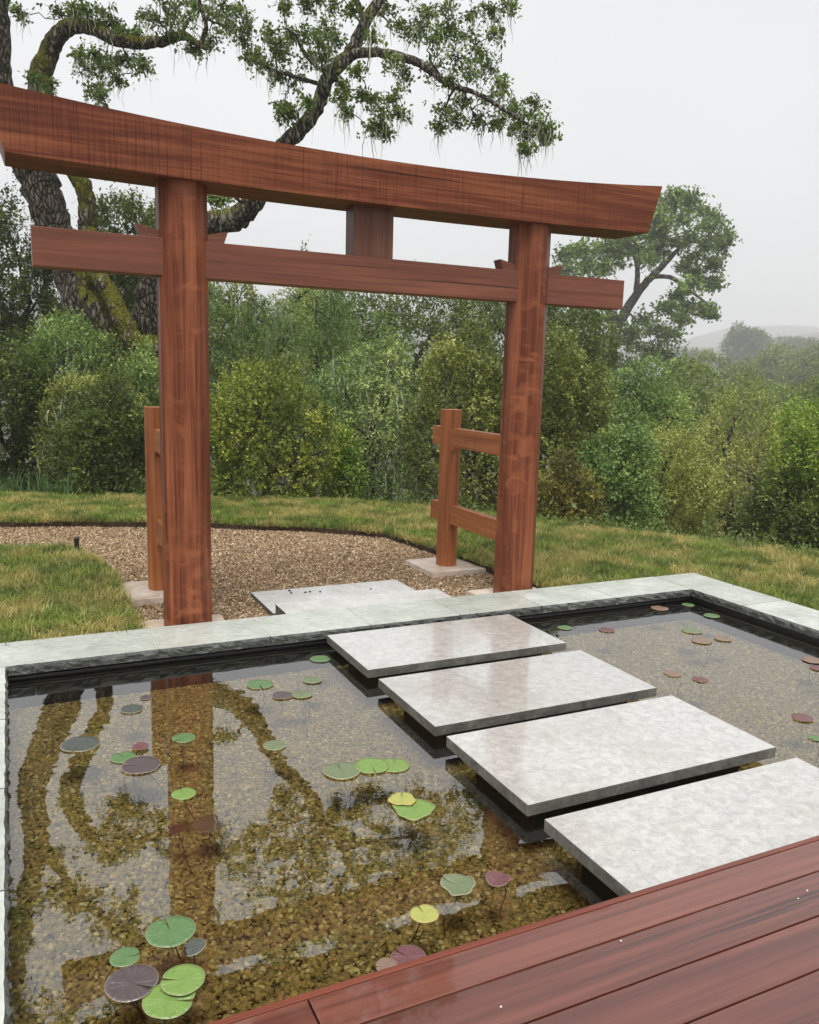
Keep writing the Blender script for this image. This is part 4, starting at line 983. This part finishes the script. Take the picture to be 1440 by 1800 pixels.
# ------------------------------------------------------------------ small things
lt = tag(empty('path_light', tuple(gz(136, 985, GRAVEL_Z))), 'short black path light stake at the gravel corner of the lawn', 'path light')
lt.location.z = GRAVEL_Z
def lathe(name, prof, mat, parent, n=20):
    bm = bmesh.new(); rings = [[bm.verts.new((r*math.cos(k*2*math.pi/n), r*math.sin(k*2*math.pi/n), z)) for k in range(n)] for r, z in prof]
    for a, b in zip(rings[:-1], rings[1:]):
        for k in range(n): bm.faces.new((a[k], a[(k+1) % n], b[(k+1) % n], b[k]))
    bm.faces.new(rings[0][::-1]); bm.faces.new(rings[-1])
    o = bmobj(name, bm, mat); o.parent = parent; return o
lathe('base_plate', [(.045, -.01), (.045, .012), (.04, .018), (.02, .02)], plain('grey_metal', (.25, .25, .24), .5), lt)
lathe('stake', [(.018, .018), (.018, .16), (.016, .163)], M_black, lt)
lathe('lamp_cap', [(.021, .158), (.0215, .19), (.017, .195)], M_black, lt)
for k, (px, py) in enumerate([(512, 1043), (537, 1042), (545, 1041), (563, 1041), (509, 1039), (652, 1036)]):
    c = gz(px, py, -.062); o = link('stray_pebble', pebble_mesh('stray_pebble', (.8, .6), 1, .3, 400+k), M_soil); o.location = (c[0], c[1], -.058); o.scale = (.009, .009, .009)
    tag(o, 'small dark stray pebble on the low white slab in the gravel', 'pebble', 'stray pebbles on the low slab')
M_petal = plain('petal', (.75, .70, .66), .5)
for k, (px, py) in enumerate([(1091, 1655), (1403, 1580), (1419, 1566), (881, 1771)]):
    c = gz(px, py, DECK_Z); r = np.random.default_rng(500+k); bm = bmesh.new(); n = 9
    ct = bm.verts.new((0, 0, .0012)); rg = [bm.verts.new((.0032*math.cos(j*2*math.pi/n)*(1+.2*r.normal()), .0024*math.sin(j*2*math.pi/n)*(1+.2*r.normal()), .0004+.0012*abs(r.normal()))) for j in range(n)]
    for j in range(n): bm.faces.new((ct, rg[j], rg[(j+1) % n]))
    o = bmobj('petal', bm, M_petal); o.location = (c[0], c[1], DECK_Z+.0006); o.rotation_euler.z = r.uniform(0, 6)
    tag(o, 'tiny white petal stuck to the wet deck boards', 'petal', 'petals on the deck')

# ------------------------------------------------------------------ mist
bm = bmesh.new(); box(bm, -1560, 1565, -1555, 1570, -8.5, 122)
hz, nt, b, out = newmat('mist'); nt.nodes.remove(b)
pv = N(nt, 'ShaderNodeVolumePrincipled', {'Color': (.985, .99, 1.0), 'Density': .0014, 'Anisotropy': .3})
lk(nt, pv.outputs[0], out.inputs['Volume'])
o = tag(bmobj('haze', bm, hz), kind='stuff'); o.display_type = 'WIRE'
